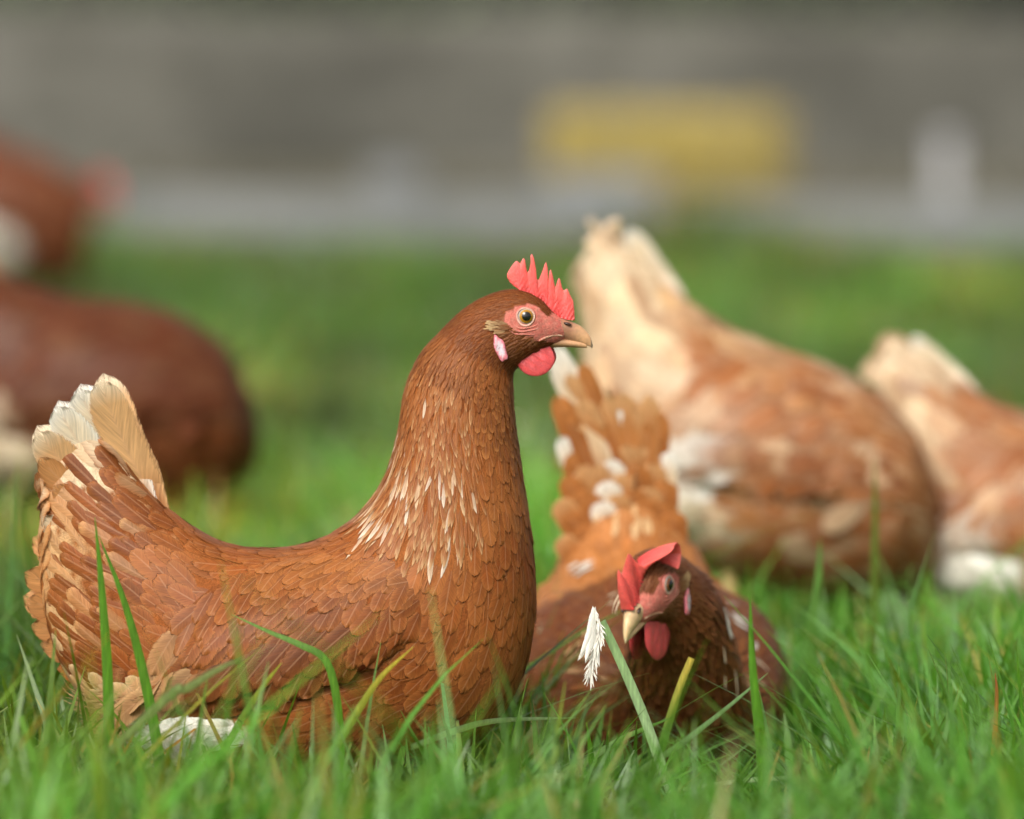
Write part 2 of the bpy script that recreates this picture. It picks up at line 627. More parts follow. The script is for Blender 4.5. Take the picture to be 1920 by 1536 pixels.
class Feathers:
    """collects feathers of one hen; each is (verts, faces, colours, fst, score, kind)"""
    def __init__(self):
        self.items = []

    def add(self, root, d, nrm, L, W, cols, shape='round', lift=(0.0, 0.0015), bvh=None, ns=6, na=4, curl=0.0, camber=0.12, kind='feather', score=0.0, fray=0.0, bend=0.0, tipt=0.62, rimp=3.0):
        """cols = (root, mid, edge, tip)"""
        pts, nrms, dirs = [], [], []
        p = Vector(root); n = Vector(nrm).normalized(); d = Vector(d)
        d = (d - n * d.dot(n))
        if d.length < 1e-9: return
        d.normalize()
        st = L / ns
        free = False
        base = p.copy()
        TT = [1 - (1 - k / ns) ** 1.55 for k in range(ns + 1)]
        for k in range(ns + 1):
            t = TT[k]
            if k < ns: st = L * (TT[k + 1] - t)
            lf = lift[0] + (lift[1] - lift[0]) * t
            pts.append(base + n * lf); nrms.append(n.copy()); dirs.append(d.copy())
            q = base + d * st
            if bend:
                d = (d + n.cross(d) * bend * st / L).normalized()
            if bvh is not None and not free:
                loc, nn, _, dist = bvh.find_nearest(q)
                if loc is not None and dist < max(st * 0.55, 0.0015):
                    if nn.dot(n) < 0: nn = -nn
                    n = (n * 0.5 + nn * 0.5).normalized()
                    q = loc
                    d = (d - n * d.dot(n))
                    if d.length < 1e-6: return
                    d.normalize()
                else:
                    free = True
            if (free or bvh is None) and curl:
                d = (d - n * curl * st / L).normalized()
                n = (n - d * n.dot(d)).normalized()
            base = q
        rid = random.random()
        V, F, Cc, T = [], [], [], []
        half = na // 2
        for k in range(ns + 1):
            t = TT[k]
            if shape == 'round':
                wv = min(1.0, (t / 0.35) ** 0.55 if t > 0 else 0.25) * (max(0.0, 1 - max(0.0, (t - 0.55) / 0.45) ** 2.6)) ** 0.5
            elif shape == 'lance':
                wv = (max(t, 0.02) ** 0.45) * (max(0.0, 1 - t) ** 0.62) * 1.75
            elif shape == 'hair':
                wv = (1 - t) ** 0.5
            else:      # quill: long parallel vane, round end
                wv = min(1.0, 0.30 + 0.70 * min(1.0, t / 0.3)) * (max(0.0, 1 - max(0.0, (t - 0.72) / 0.28) ** 2.4)) ** 0.5
            wv = max(wv, 0.03)
            side = nrms[k].cross(dirs[k]).normalized()
            for a in range(na + 1):
                s = (a - half) / half
                jit = 1.0 + (fray * (random.random() - 0.6) if abs(s) > 0.9 else 0)
                back = 0.0
                if shape != 'hair':      # barbs sweep forward: rounds the tip outline
                    back = -L * (0.05 if shape != 'quill' else 0.018) * abs(s) ** 2
                pt = pts[k] + side * (s * W * wv * jit) - nrms[k] * (camber * W * wv * s * s) + dirs[k] * (back + (fray * L * .05 * (random.random() - .5) if k == ns else 0))
                V.append(pt)
                e = max(abs(s) ** 3, smooth(t, 0.72, 1.0))
                c = lerp3(cols[0], cols[1], smooth(t, 0.05, 0.45))
                c = lerp3(c, cols[2], abs(s) ** rimp * 0.95)
                c = lerp3(c, cols[3], smooth(t, tipt, 1.0))
                Cc.append(c); T.append((s, t, rid))
        m = na + 1
        for k in range(ns):
            for a in range(na):
                F.append((k * m + a, k * m + a + 1, (k + 1) * m + a + 1, (k + 1) * m + a))
        self.items.append((V, F, Cc, T, score, kind))

    def emit(self, parent, singles=0, stuff_name='plumage'):
        it = self.items
        order = sorted(range(len(it)), key=lambda i: -it[i][4])
        single = [i for i in order[:singles] if it[i][4] > 0]
        ss = set(single)
        for i in single:
            V, F, Cc, T, _, kind = it[i]
            mesh_obj(kind, V, F, M_FEATHER, parent, Cc, T)
        V, F, Cc, T = [], [], [], []
        for i in range(len(it)):
            if i in ss: continue
            v, f, c, t, _, _ = it[i]
            k = len(V)
            V += v; Cc += c; T += t
            F += [tuple(x + k for x in q) for q in f]
        if V:
            o = mesh_obj(stuff_name, V, F, M_FEATHER, parent, Cc, T)
            o['kind'] = 'stuff'


def jitcol(c, amt=0.12):
    k = 1 + random.uniform(-amt, amt * 1.15)
    h = random.uniform(-amt, amt) * 0.3
    return (c[0] * k, c[1] * k * (1 + h), c[2] * k * (1 + 2 * h))


def dart(cands, cell):
    """cands: list of (pos, radius, payload); keeps those not closer than radius"""
    grid = {}
    keep = []
    for pos, r, pl in cands:
        ix, iy, iz = int(math.floor(pos.x / cell)), int(math.floor(pos.y / cell)), int(math.floor(pos.z / cell))
        m = int(math.ceil(r / cell))
        ok = True
        for x in range(ix - m, ix + m + 1):
            for y in range(iy - m, iy + m + 1):
                for z in range(iz - m, iz + m + 1):
                    for q in grid.get((x, y, z), ()):
                        if (q - pos).length_squared < r * r: ok = False; break
                    if not ok: break
                if not ok: break
            if not ok: break
        if ok:
            grid.setdefault((ix, iy, iz), []).append(pos)
            keep.append((pos, pl))
    return keep


# ---- wing shape in reference pixels
WU = [(815, 1080), (770, 1045), (700, 1022), (620, 1018), (540, 1030), (460, 1056), (390, 1100), (340, 1160), (300, 1240), (280, 1285)]
WL = [(815, 1085), (800, 1135), (762, 1182), (700, 1222), (625, 1258), (545, 1290), (460, 1302), (380, 1306), (315, 1302), (280, 1290)]


def wing_px(a, b):
    x = a * (len(WU) - 1)
    i = min(int(x), len(WU) - 2)
    t = x - i
    u = [WU[i][k] + (WU[i + 1][k] - WU[i][k]) * t for k in (0, 1)]
    v = [WL[i][k] + (WL[i + 1][k] - WL[i][k]) * t for k in (0, 1)]
    return (u[0] + (v[0] - u[0]) * b, u[1] + (v[1] - u[1]) * b)


_us, _G, _RG, _F = loft_grid(REF)
REF_BVH = BVHTree.FromPolygons([tuple(p) for p in _G], _F)
NA = 60


def side_hit(px, py, sgn=-1):
    """point of the reference body seen from its side; returns (pos, normal, u, theta)"""
    o = R(px, py, sgn * 900)
    loc, nrm, idx, d = REF_BVH.ray_cast(o, Vector((0, -sgn, 0)))
    if loc is None:
        loc, nrm, idx, d = REF_BVH.find_nearest(R(px, py, sgn * 60))
    if nrm.y * sgn < 0: nrm = -nrm
    i, k = divmod(min(idx, len(_F) - 3), NA)
    # locate inside the quad by weights of distance (quads are small)
    u = _us[i] + 0.5 / 8
    th = (k + 0.5) * 2 * math.pi / NA
    best = None
    for du in (.1, .5, .9):
        for dt in (.1, .5, .9):
            q = loft_pt(REF, _us[i] + du / 8, (k + dt) * 2 * math.pi / NA)
            dd = (q - loc).length_squared
            if best is None or dd < best[0]: best = (dd, _us[i] + du / 8, (k + dt) * 2 * math.pi / NA)
    return loc, nrm, best[1], best[2]


def frame(A, u, th):
    p = loft_pt(A, u, th)
    pu = loft_pt(A, min(u + .02, len(A[0]) - 1), th) - loft_pt(A, max(u - .02, 0), th)
    pv = loft_pt(A, u, th + .02) - loft_pt(A, u, th - .02)
    n = pu.cross(pv)
    if n.length < 1e-12: n = Vector((0, 0, 1))
    n.normalize()
    c = catmull(A[0], u)
    if n.dot(p - c) < 0: n = -n
    return p, n, pu, pv


WING_CACHE = {}
NWA, NWB = 26, 12


def wing_nodes(sgn):
    if sgn in WING_CACHE: return WING_CACHE[sgn]
    out = []
    for i in range(NWA + 1):
        a = i / NWA
        row = []
        for j in range(NWB + 1):
            b = j / NWB
            px, py = wing_px(a, b)
            loc, nrm, u, th = side_hit(px, py, sgn)
            e = 36 * max(smooth(b, -0.05, 0.5), .62 * smooth(a, .5, .85)) * smooth(a, 0.04, 0.58) * (1 - 0.22 * smooth(b, .8, 1)) * (1 - .1 * smooth(a, .8, 1)) - 1.5
            row.append((u, th, e / S, px, py))
        out.append(row)
    WING_CACHE[sgn] = out
    return out


def build_hen(name, loc, rz, label, cfg):
    random.seed(cfg.get('seed', 1))
    root = empty(name, loc, rz)
    tag(root, label, 'hen', cfg.get('group', 'hens on the grass'))
    Mb = cfg.get('Mb', Matrix.Identity(4))
    Mh = cfg.get('Mh', Matrix.Identity(4))
    if cfg.get('main'):
        A = REF
    else:
        rr = list(RINGS)
        for k, v in PECK.items(): rr[k] = v
        if cfg.get('straight'):
            for k, v in STRAIGHT.items(): rr[k] = v
        C, U, W = ref_arrays(rr)
        R3b, R3h = Mb.to_3x3(), Mh.to_3x3()
        wide = cfg.get('wide', 1.0)
        for i in range(len(C)):
            if i <= NB:
                C[i] = Mb @ C[i]; U[i] = R3b @ U[i]; W[i] = R3b @ W[i] * wide
            elif i >= NH:
                C[i] = Mh @ C[i]; U[i] = R3h @ U[i]; W[i] = R3h @ W[i]
        t0 = (C[NB] - C[NB - 1]).normalized()
        t1 = (C[NH + 1] - C[NH]).normalized()
        span = (C[NH] - C[NB]).length
        k0 = cfg.get('tens', 0.9)
        for i in range(NB + 1, NH):
            t = (i - NB) / (NH - NB)
            h00 = 2 * t ** 3 - 3 * t ** 2 + 1; h10 = t ** 3 - 2 * t ** 2 + t; h01 = -2 * t ** 3 + 3 * t ** 2; h11 = t ** 3 - t ** 2
            C[i] = C[NB] * h00 + t0 * (span * k0 * h10) + C[NH] * h01 + t1 * (span * k0 * h11)
            e = t ** 0.8
            un = (U[NB].normalized() * (1 - t) + U[NH].normalized() * t).normalized()
            wn = (W[NB].normalized() * (1 - t) + W[NH].normalized() * t).normalized()
            neck = cfg.get('neck', 1.0)
            bul = 1 + (neck - 1) * math.sin(math.pi * t)
            U[i] = un * (U[NB].length * (1 - e) + U[NH].length * e) * bul
            W[i] = wn * (W[NB].length * (1 - e) + W[NH].length * e) * bul
        A = (C, U, W)
    us, G, RG, F = loft_grid(A)
    pat = cfg['pattern']
    # body surface
    cols = []
    for idx, p in enumerate(G):
        rx, ry, ro = RG[idx]
        u = us[idx // NA]
        if u > 15 and inpoly(rx, ry, FACE):
            c = lerp3(SKIN, (0.50, 0.19, 0.14), 0.5 + 0.5 * vnoise(rx * .25, ry * .3))
        elif u > 15 and inpoly(rx, ry, CHEEK):
            c = (0.30, 0.12, 0.06)
        else:
            c = lerp3(pat(rx, ry, u, 2 * math.pi * (idx % NA) / NA)[0], DARK, 0.12)
        cols.append(c)
    mesh_obj('body', G, F, M_BODY, root, cols)
    bvh = BVHTree.FromPolygons([tuple(p) for p in G], F)

    fe = Feathers()
    hero = cfg.get('detail', 1.0)
    sc = cfg.get('fscale', 1.0)

    # ---------------- wings
    for sgn in (-1, 1):
        nodes = wing_nodes(sgn)
        Vw, Cw = [], []
        for i, row in enumerate(nodes):
            for j, (u, th, e, px, py) in enumerate(row):
                p, n, _, _ = frame(A, u, th)
                Vw.append(p + n * (e * cfg.get('wing_e', 1.0))); Cw.append(lerp3(pat(px, py, 99, th)[0], DARK, .12))
            u, th, e, px, py = row[-1]
            p, n, _, _ = frame(A, u, th)
            Vw.append(p - n * .004); Cw.append(DARK)
        for j, (u, th, e, px, py) in enumerate(nodes[-1]):
            p, n, _, _ = frame(A, u, th)
            Vw.append(p - n * .004); Cw.append(DARK)
        Vw.append(Vw[-1].copy()); Cw.append(DARK)
        m = NWB + 2
        Fw = []
        for i in range(NWA + 1):
            for j in range(m - 1):
                q = (i * m + j, i * m + j + 1, (i + 1) * m + j + 1, (i + 1) * m + j)
                Fw.append(q if sgn < 0 else q[::-1])
        wo = mesh_obj('wing', Vw, Fw, M_BODY, root, Cw)
        wb = BVHTree.FromPolygons([tuple(p) for p in Vw], Fw)

        def wpos(a, b):
            x, y = min(a, .9999) * NWA, min(b, .9999) * NWB
            i, j = int(x), int(y)
            s, t = x - i, y - j
            P = lambda ii, jj: Vw[ii * m + jj]
            p = (P(i, j) * (1 - s) + P(i + 1, j) * s) * (1 - t) + (P(i, j + 1) * (1 - s) + P(i + 1, j + 1) * s) * t
            pa = (P(i + 1, j) - P(i, j)); pb = (P(i, j + 1) - P(i, j))
            return p, pa, pb

        def wnorm(pa, pb, p):
            n = pa.cross(pb).normalized()
            loc_, nn, _, _ = bvh.find_nearest(p)
            if n.dot(p - catmull(A[0], 5.0)) < 0: n = -n
            return n
        # flight feathers along the lower edge, then coverts in ever shorter rows above them
        nfl = 15
        for q in range(nfl):
            a = 0.30 + 0.60 * q / (nfl - 1)
            b = 0.50 + 0.16 * (1 - a)
            p, pa, pb = wpos(a, b)
            n = wnorm(pa, pb, p)
            d = pa.normalized() * (0.75 + .3 * a) + pb.normalized() * (0.62 - 0.25 * a)
            px, py = wing_px(a, b)
            c = pat(px - 60, py + 60, 99, 0)
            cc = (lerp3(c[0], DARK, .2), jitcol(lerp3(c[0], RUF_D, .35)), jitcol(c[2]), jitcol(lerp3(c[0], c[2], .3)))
            Lf = (150 - 40 * a) / S
            fe.add(p, d, n, Lf, (21 + 4 * a) / S * sc, cc, 'quill', (0.0004, 0.0022 + 0.0002 * q), wb, 8, 4, 0.35, 0.10, 'flight_feather', (2.0 if sgn < 0 else 0), 0.05)
        # coverts
        cand = []
        N = int(2600 / (sc * sc))
        for _ in range(N):
            a, b = random.random() ** .92, random.random() * 0.93
            sp = (17 + 13 * smooth(a, .1, .95) + 5 * smooth(b, .3, 1)) * sc / S
            p, pa, pb = wpos(a, b)
            cand.append((p, sp, (a, b, pa, pb)))
        for p, (a, b, pa, pb) in dart(cand, 14 * sc / S):
            n = wnorm(pa, pb, p)
            d = pa.normalized() * (0.55 + .6 * a) + pb.normalized() * (0.85 - .55 * a + .1 * (b - .5))
            d.rotate(Matrix.Rotation(random.gauss(0, .14), 3, n))
            px, py = wing_px(a, b)
            c = pat(px, py, 99, 0)
            kk = random.uniform(.85, 1.25)
            L = (52 + 40 * smooth(a, .1, .95) + 14 * b) * sc * kk / S
            Wd = (14 + 8.5 * smooth(a, .1, .95) + 2.5 * b) * sc * kk / S
            if b > 0.55 and a > .35: L *= 1.0
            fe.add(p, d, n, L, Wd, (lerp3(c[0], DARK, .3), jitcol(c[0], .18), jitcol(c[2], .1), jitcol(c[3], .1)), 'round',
                   (0.0004, random.uniform(.0006, .0016) * sc), wb, 6, 4, .3, 0.08, 'wing_feather', (1.0 + a if sgn < 0 and b < .9 else 0), 0.06)

    # ---------------- body, neck and head feathers
    cand = []
    nu = len(us)
    for i in range(nu - 1):
        for k in range(NA):
            f = F[i * NA + k]
            u = us[i]
            rx, ry, ro = RG[f[0]]
            if u > 15 and (inpoly(rx, ry, FACE) or rx > 1046): continue
            p0, p1, p2, p3 = (G[x] for x in f)
            area = ((p2 - p0).cross(p3 - p1)).length * .5
            th = 2 * math.pi * k / NA
            vent = 0.5 - 0.5 * math.cos(th)           # 0 back .. 1 belly
            hack = smooth(u, 7.4, 9.0) * (1 - smooth(vent, .45, .72)) * (ry < 975 + 45 * random.random()) # neck hackle
            if u < 3.0: sp, L, W, shp = 27 - 4 * smooth(u, 1.5, 3), 128 - 40 * smooth(u, 1.5, 3), 25 - 6 * smooth(u, 1.5, 3), 'quill'
            elif u < 8.5:
                k_ = smooth(u, 3, 6)
                sp, L, W, shp = 25 - 6 * k_ * (1 - vent), 80 - 18 * k_, 18 - 3 * k_ * (1 - vent), 'round'
            elif u < 15:
                k_ = smooth(u, 9.6, 14.4)
                sp, L, W, shp = 25 - 18.5 * k_, 76 - 52 * k_, 16 - 12.1 * k_, 'round'
            else:
                sp, L, W, shp = 5.2, 17, 2.5, 'lance'
            if u < 15 and hack > 0.3:
                k_ = smooth(u, 7.6, 13.5)
                sp, L, W, shp = 12.5 - 5.8 * k_, 88 - 56 * k_, 7.6 - 4.2 * k_, 'lance'
            if inpoly(rx, ry, CHEEK) and u > 15: sp, L, W, shp = 4.6, 15, 1.6, 'hair'
            s2 = sc if u < 15 else min(sc, 1.4)
            if u < 2.0: L *= (.30 + .70 * smooth(u, 0, 1.7)) * (1 if cfg.get('main') else .7)
            sp *= s2; L *= s2; W *= s2
            ex = area * S * S / (sp * sp) * 3.2
            nn = int(ex) + (random.random() < ex - int(ex))
            for _ in range(nn):
                a, b = random.random(), random.random()
                p = (p0 * (1 - a) + p1 * a) * (1 - b) + (p3 * (1 - a) + p2 * a) * b
                cand.append((p, sp / S * 0.92, (u + a / 8, th + b * 2 * math.pi / NA, rx, ry, ro, L, W, shp, hack, vent)))
    random.shuffle(cand)
    wingpoly = WU + WL[::-1]
    for p, (u, th, rx, ry, ro, L, W, shp, hack, vent) in dart(cand, 9.0 * sc / S):
        inw = inpoly(rx, ry, wingpoly) and u < 9 and abs(math.sin(th)) > .3
        if inw and 400 < rx < 730 and 1090 < ry < 1270: continue
        _, n, pu, pv = frame(A, u, th)
        d = -pu
        if d.length < 1e-9: continue
        d.normalize()
        # rear fluff hangs a little; belly feathers point back
        if u < 15: d = d + Vector((0, 0, -0.22 * smooth(u, 3, 8)))
        if u < 3.6 and cfg.get('main'): d = d + Vector((-1, 0, .15)) * ((.25 + .9 * vent) * (1 - smooth(u, 2.8, 3.6)))
        d.rotate(Matrix.Rotation(random.gauss(0, .13), 3, n))
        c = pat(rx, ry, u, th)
        kk = random.uniform(.8, 1.25)
        L *= kk * random.uniform(.9, 1.1) / S
        W *= kk * random.uniform(.92, 1.08) / S
        sgn_side = math.sin(th)
        lf1 = random.uniform(.0004, .0013) * sc * cfg.get('ruffle', 1.0)
        if u > 15: lf1 = 0.0007
        score = 0
        ns, na = 6, 4
        if u > 12.5: ns, na = 4, 2
        if u > 15: ns, na = 3, 2
        if u < 3: ns, na = 9, 6
        if shp in ('round', 'quill') and u < 9.5 and n.y < -0.25 and ry < 1390: score = 0.8 + 0.2 * random.random() + (.3 if u < 3 else 0)
        mid = jitcol(c[0], .2)
        edge, tip = jitcol(c[2], .1), jitcol(c[3], .1)
        if hack > .3 and u < 13.5:
            k = pat.hack(rx, ry, u, th) if hasattr(pat, 'hack') else None
            if k is not None: mid, edge, tip = k
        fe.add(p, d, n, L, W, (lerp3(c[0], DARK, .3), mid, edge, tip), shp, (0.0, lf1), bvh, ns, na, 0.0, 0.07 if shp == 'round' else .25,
               'feather', score, 0.08, tipt=.62 if u > 3.2 else .8, rimp=3.0 if u > 3.2 else 2.4)

    for _ in range(int(700 * hero)):
        u, th = random.uniform(3.5, 18.5), random.uniform(0, 2 * math.pi)
        p, n, pu, pv = frame(A, u, th)
        q_ = loft_pt(REF, u, th)
        rx, ry = q_.x * S + 960, GPY - q_.z * S
        if u > 15 and inpoly(rx, ry, FACE): continue
        d = -pu.normalized()
        d.rotate(Matrix.Rotation(random.uniform(-.4, .4), 3, n))
        c = jitcol(lerp3(pat(rx, ry, u, th)[0], RUF_L, .4), .2)
        L = (random.uniform(10, 22) if u > 13 else random.uniform(22, 42)) / S
        fe.add(p, d, n, L, (.7 if u > 13 else 1.3) / S, (c, c, c, c), 'hair', (.0004, random.uniform(.0012, .0035)), bvh, 4, 2, 0, .2, 'feather', 0, 0)
    # ---------------- downy fluff under the belly and behind the legs
    for spec in cfg.get('fluff', [((370, 1360), (95, 60), WHITE, 900), ((215, 1350), (70, 75), BUFF, 300), ((600, 1400), (150, 60), RUF, 500)]):
        (fx, fy), (sx, sy), c, cnt = spec
        for sgn in (-1, 1):
            for _ in range(int(cnt * hero)):
                an, r_ = random.uniform(0, 2 * math.pi), random.random() ** .5
                px, py = fx + sx * r_ * math.cos(an), fy + sy * r_ * math.sin(an)
                loc_, nrm_, u, th = side_hit(px, py, sgn)
                p, n, pu, pv = frame(A, u, th)
                d = -pu.normalized() + Vector((random.uniform(-.6, .6), 0, random.uniform(-1.0, .1))) + n * random.uniform(.0, .3)
                cc = jitcol(c, .12)
                fe.add(p, d, n, random.uniform(18, 46) * sc / S, random.uniform(.7, 2.4) * sc / S, (cc, cc, cc, cc), 'lance', (0.001, random.uniform(.003, .014)), None,
                       5, 2, random.uniform(-.3, 1.0), .3, 'down', 0, .2)

    # ---------------- tail
    Rb = Mb.to_3x3()
    for (rx0, ry0, tx, ty, wd, off, c, bnd) in cfg['tail']:
        tx += random.uniform(-7, 7); ty += random.uniform(-9, 9); ry0 += random.uniform(-6, 6)
        for sgn in (-1, 1):
            o0 = sgn * (abs(off) * .55 + 8)
            o1 = sgn * (abs(off) * 1.0 + 4) * (1.0 if off >= 0 else .4)
            if cfg.get('main'):
                a, b = R(rx0, ry0, o0), R(tx, ty, o1)
            else:
                a, b = Mb @ R(rx0, ry0, o0), Mb @ R(tx, ty, o1)
            d = b - a
            n = Rb @ Vector((0, sgn, .12))
            cc = (lerp3(c[0], RUF_D, .3), jitcol(c[1], .06), jitcol(c[2], .06), jitcol(c[3], .05))
            fe.add(a, d, n, d.length * random.uniform(.95, 1.02), wd * random.uniform(1.05, 1.4) / S, cc, 'quill', (0, 0), None, 12, 8, 0.22, 0.04, 'tail_feather', 3.0 if sgn < 0 else (2.5 if not cfg.get('main') else 0), 0.06,
                   bend=bnd * (-sgn), tipt=.80, rimp=4.0)

    for (py0, tx, ty, o0, o1, wd, c) in cfg.get('fan', []):
        a, b = Mb @ R(330 + max(0, py0 - 1000) * .6, py0, o0), Mb @ R(tx, ty, o1)
        d = b - a
        cc = (lerp3(c[0], RUF_D, .3), jitcol(c[1], .06), jitcol(c[2], .06), jitcol(c[3], .05))
        fe.add(a, d, Rb @ Vector((.9, -.15, .25)), d.length, wd / S, cc, 'quill', (0, 0), None, 12, 6, -.2, 0.16, 'tail_feather', 3.0, 0.1)
    inv = Matrix.Rotation(-rz, 3, 'Z')
    eye_l = inv @ (Vector((0, 0, CAM_H)) - Vector(loc))
    for (sx_, sy_, cnt, spr, Lp, Wp, wd_, col_, shp) in cfg.get('spots', []):
        for _ in range(cnt):
            q_ = inv @ (at(sx_ + random.uniform(-1, 1) * spr, sy_ + random.uniform(-1, 1) * spr, Y0) - Vector((0, 0, CAM_H)))
            h_, n_, _, _ = bvh.ray_cast(eye_l, q_.normalized())
            if h_ is None: continue
            d_ = inv @ (Vector(wd_) + Vector((random.uniform(-.3, .3), 0, random.uniform(-.3, .3))))
            if n_.dot(eye_l - h_) < 0: n_ = -n_
            c_ = jitcol(col_, .06)
            fe.add(h_, d_, n_, Lp * random.uniform(.7, 1.2) / S, Wp * random.uniform(.8, 1.2) / S, (lerp3(c_, BUFF, .4), c_, c_, c_), shp, (.003, random.uniform(.005, .008)), bvh, 5, 4, 0, .2, 'feather', 0, .15)
    fe.emit(root, cfg.get('singles', 0))

    # ---------------- head furniture
    def H(px, py, off=0.0):
        v = R(px, py, off)
        return Mh @ v if not cfg.get('main') else v
    Rh = Mh.to_3x3() if not cfg.get('main') else Matrix.Identity(3)

    def loft_obj(nm, rings, mat, colf, sub=5, na=20, par=root, offc=0.0):
        Ar = ref_arrays(rings)
        v, c = [], []
        tot = (len(rings) - 1) * sub
        for i in range(tot + 1):
            u = i / sub
            for k in range(na):
                p = loft_pt(Ar, u, 2 * math.pi * k / na)
                p.y += offc / S
                c.append(colf(i / tot, k / na, p.x * S + 960, GPY - p.z * S))
                v.append(Mh @ p if not cfg.get('main') else p)
        f = [(i * na + k, (i + 1) * na + k, (i + 1) * na + (k + 1) % na, i * na + (k + 1) % na) for i in range(tot) for k in range(na)]
        f.append(tuple(range(na))); f.append(tuple(range(tot * na + na - 1, tot * na - 1, -1)))
        return mesh_obj(nm, v, f, mat, par, c)

    horn_a, horn_b, horn_t = (0.36, 0.17, 0.10), (0.62, 0.34, 0.17), (0.13, 0.11, 0.08)
    if cfg.get('pale_beak'): horn_a, horn_b, horn_t = (0.55, 0.36, 0.2), (0.72, 0.50, 0.26), (0.72, 0.55, 0.3)
    def beakc(t, k, x, y):
        c = lerp3(horn_a, horn_b, smooth(t, .25, .6))
        c = lerp3(c, horn_t, smooth(t, .78, .95))
        return c
    bk = loft_obj('beak', [((1042, 590), (1022, 628), 26), ((1058, 595), (1046, 632), 20), ((1074, 601), (1068, 637), 14), ((1088, 608), (1085, 641), 9.5),
                      ((1099, 618), (1098, 644), 6.5), ((1107, 630), (1106, 647), 3.6), ((1111, 645), (1110, 650), 1.0)], M_HORN, beakc)
    loft_obj('lower_beak', [((1012, 624), (1020, 650), 21), ((1042, 628), (1046, 648), 16), ((1068, 632), (1070, 648), 11), ((1088, 636), (1088, 649), 7), ((1100, 641), (1100, 649), 3)],
             M_HORN, lambda t, k, x, y: lerp3((0.42, 0.22, 0.12), horn_b, t), par=root)
    # gape fold and nostrils
    for sgn in (-1, 1):
        vs_, fs_, cs_ = [], [], []
        n_, m_ = 14, 8
        for i in range(n_ + 1):
            t = i / n_
            px = 1010 + 44 * t
            py = 634 - 15 * math.sin(t * 1.9) + 6 * t
            off = sgn * (38 - 18 * t)
            r_ = 3.4 * math.sin(math.pi * min(1, t * .9 + .08)) ** .6
            for k in range(m_):
                an = 2 * math.pi * k / m_
                vs_.append(H(px, py + r_ * math.sin(an), off + r_ * math.cos(an))); cs_.append(lerp3((.60, .24, .17), (.62, .40, .26), t))
        for i in range(n_):
            for k in range(m_): fs_.append((i * m_ + k, (i + 1) * m_ + k, (i + 1) * m_ + (k + 1) % m_, i * m_ + (k + 1) % m_))
        mesh_obj('gape', vs_, fs_, M_COMB, root, cs_)
        vs_, fs_ = ball((0, 0, 0), 1, 10, 8)
        q = [H(1064 + v.x * 7.5 + v.z * 1.5, 603.5 - v.z * 2.8 + v.x * 2.6, sgn * (15.5 + v.y * 3.5)) for v in vs_]
        mesh_obj('nostril', q, fs_, M_HORN, bk, [(.045, .02, .012)] * len(q))
        # eye: ball with iris and pupil, ring of lid round it
        ex, ey = 985.0, 588.5
        loc_, nrm_, u_, th_ = side_hit(ex, ey, sgn)
        eo = loc_.y * S
        axis = (nrm_ * .5 + Vector((0.12, sgn, 0)) * .5).normalized()
        vs_, fs_ = ball((0, 0, 0), 1, 28, 20)
        rot = Vector((0, 0, 1)).rotation_difference(axis).to_matrix()
        er = 17.0
        q, cs_ = [], []
        for v in vs_:
            ang = math.degrees(math.acos(max(-1, min(1, v.z))))
            w_ = rot @ v
            q.append(H(ex + w_.x * er, ey - w_.z * er, eo - sgn * 8.5 + w_.y * er))
            if ang < 28: cs_.append((.006, .005, .005))
            elif ang < 35: cs_.append(cfg.get('iris', (.30, .17, .03)))
            elif ang < 47: cs_.append(cfg.get('iris2', (.42, .19, .015)))
            else: cs_.append((.40, .38, .34))
        eye = mesh_obj('eye', q, fs_, M_EYE, root, cs_)
        vs_, fs_ = [], []
        n_, m_ = 32, 8
        t1 = rot @ Vector((1, 0, 0)); t2 = rot @ Vector((0, 1, 0))
        cs_ = []
        for i in range(n_):
            an = 2 * math.pi * i / n_
            rad = (t1 * math.cos(an) + t2 * math.sin(an))
            Rm = 16.6 + .5 * math.sin(3 * an)
            for k in range(m_):
                bn = 2 * math.pi * k / m_
                w_ = rad * (Rm + 2.6 * math.cos(bn)) + axis * (2.6 * math.sin(bn) - .5)
                vs_.append(H(ex + w_.x, ey - w_.z, eo + w_.y)); cs_.append((.66, .40, .31) if math.cos(bn) < .3 else (.52, .17, .13))
        for i in range(n_):
            for k in range(m_): fs_.append((i * m_ + k, ((i + 1) % n_) * m_ + k, ((i + 1) % n_) * m_ + (k + 1) % m_, i * m_ + (k + 1) % m_))
        mesh_obj('eyelid', vs_, fs_, M_COMB, eye, cs_)
        # wrinkles of bare skin under the eye
        for (R0, a0, a1) in ((24, 195, 330), (30, 205, 318), (37, 215, 300)):
            vs_, fs_, cs_ = [], [], []
            n_, m_ = 16, 6
            for i in range(n_ + 1):
                t = i / n_
                an = math.radians(a0 + (a1 - a0) * t)
                px, py = ex + R0 * math.cos(an) * 1.12, ey - R0 * math.sin(an) * .92 + 1.5 * math.sin(9 * t + R0)
                lo, nn, _, _ = side_hit(px, py, sgn)
                r_ = 1.8 * math.sin(math.pi * t) ** .7 + .1
                for k in range(m_):
                    bn = 2 * math.pi * k / m_
                    vs_.append(H(px + r_ * math.cos(bn) * .3, py + r_ * math.cos(bn), lo.y * S + sgn * r_ * math.sin(bn) * .9)); cs_.append((.60, .20, .15))
            for i in range(n_):
                for k in range(m_): fs_.append((i * m_ + k, (i + 1) * m_ + k, (i + 1) * m_ + (k + 1) % m_, i * m_ + (k + 1) % m_))
            mesh_obj('skin_fold', vs_, fs_, M_COMB, root, cs_)
        # earlobe
        vs_, fs_ = ball((0, 0, 0), 1, 24, 18)
        lx, ly = 938.0, 647.0
        lo, nn, _, _ = side_hit(lx, ly, sgn)
        q, cs_ = [], []
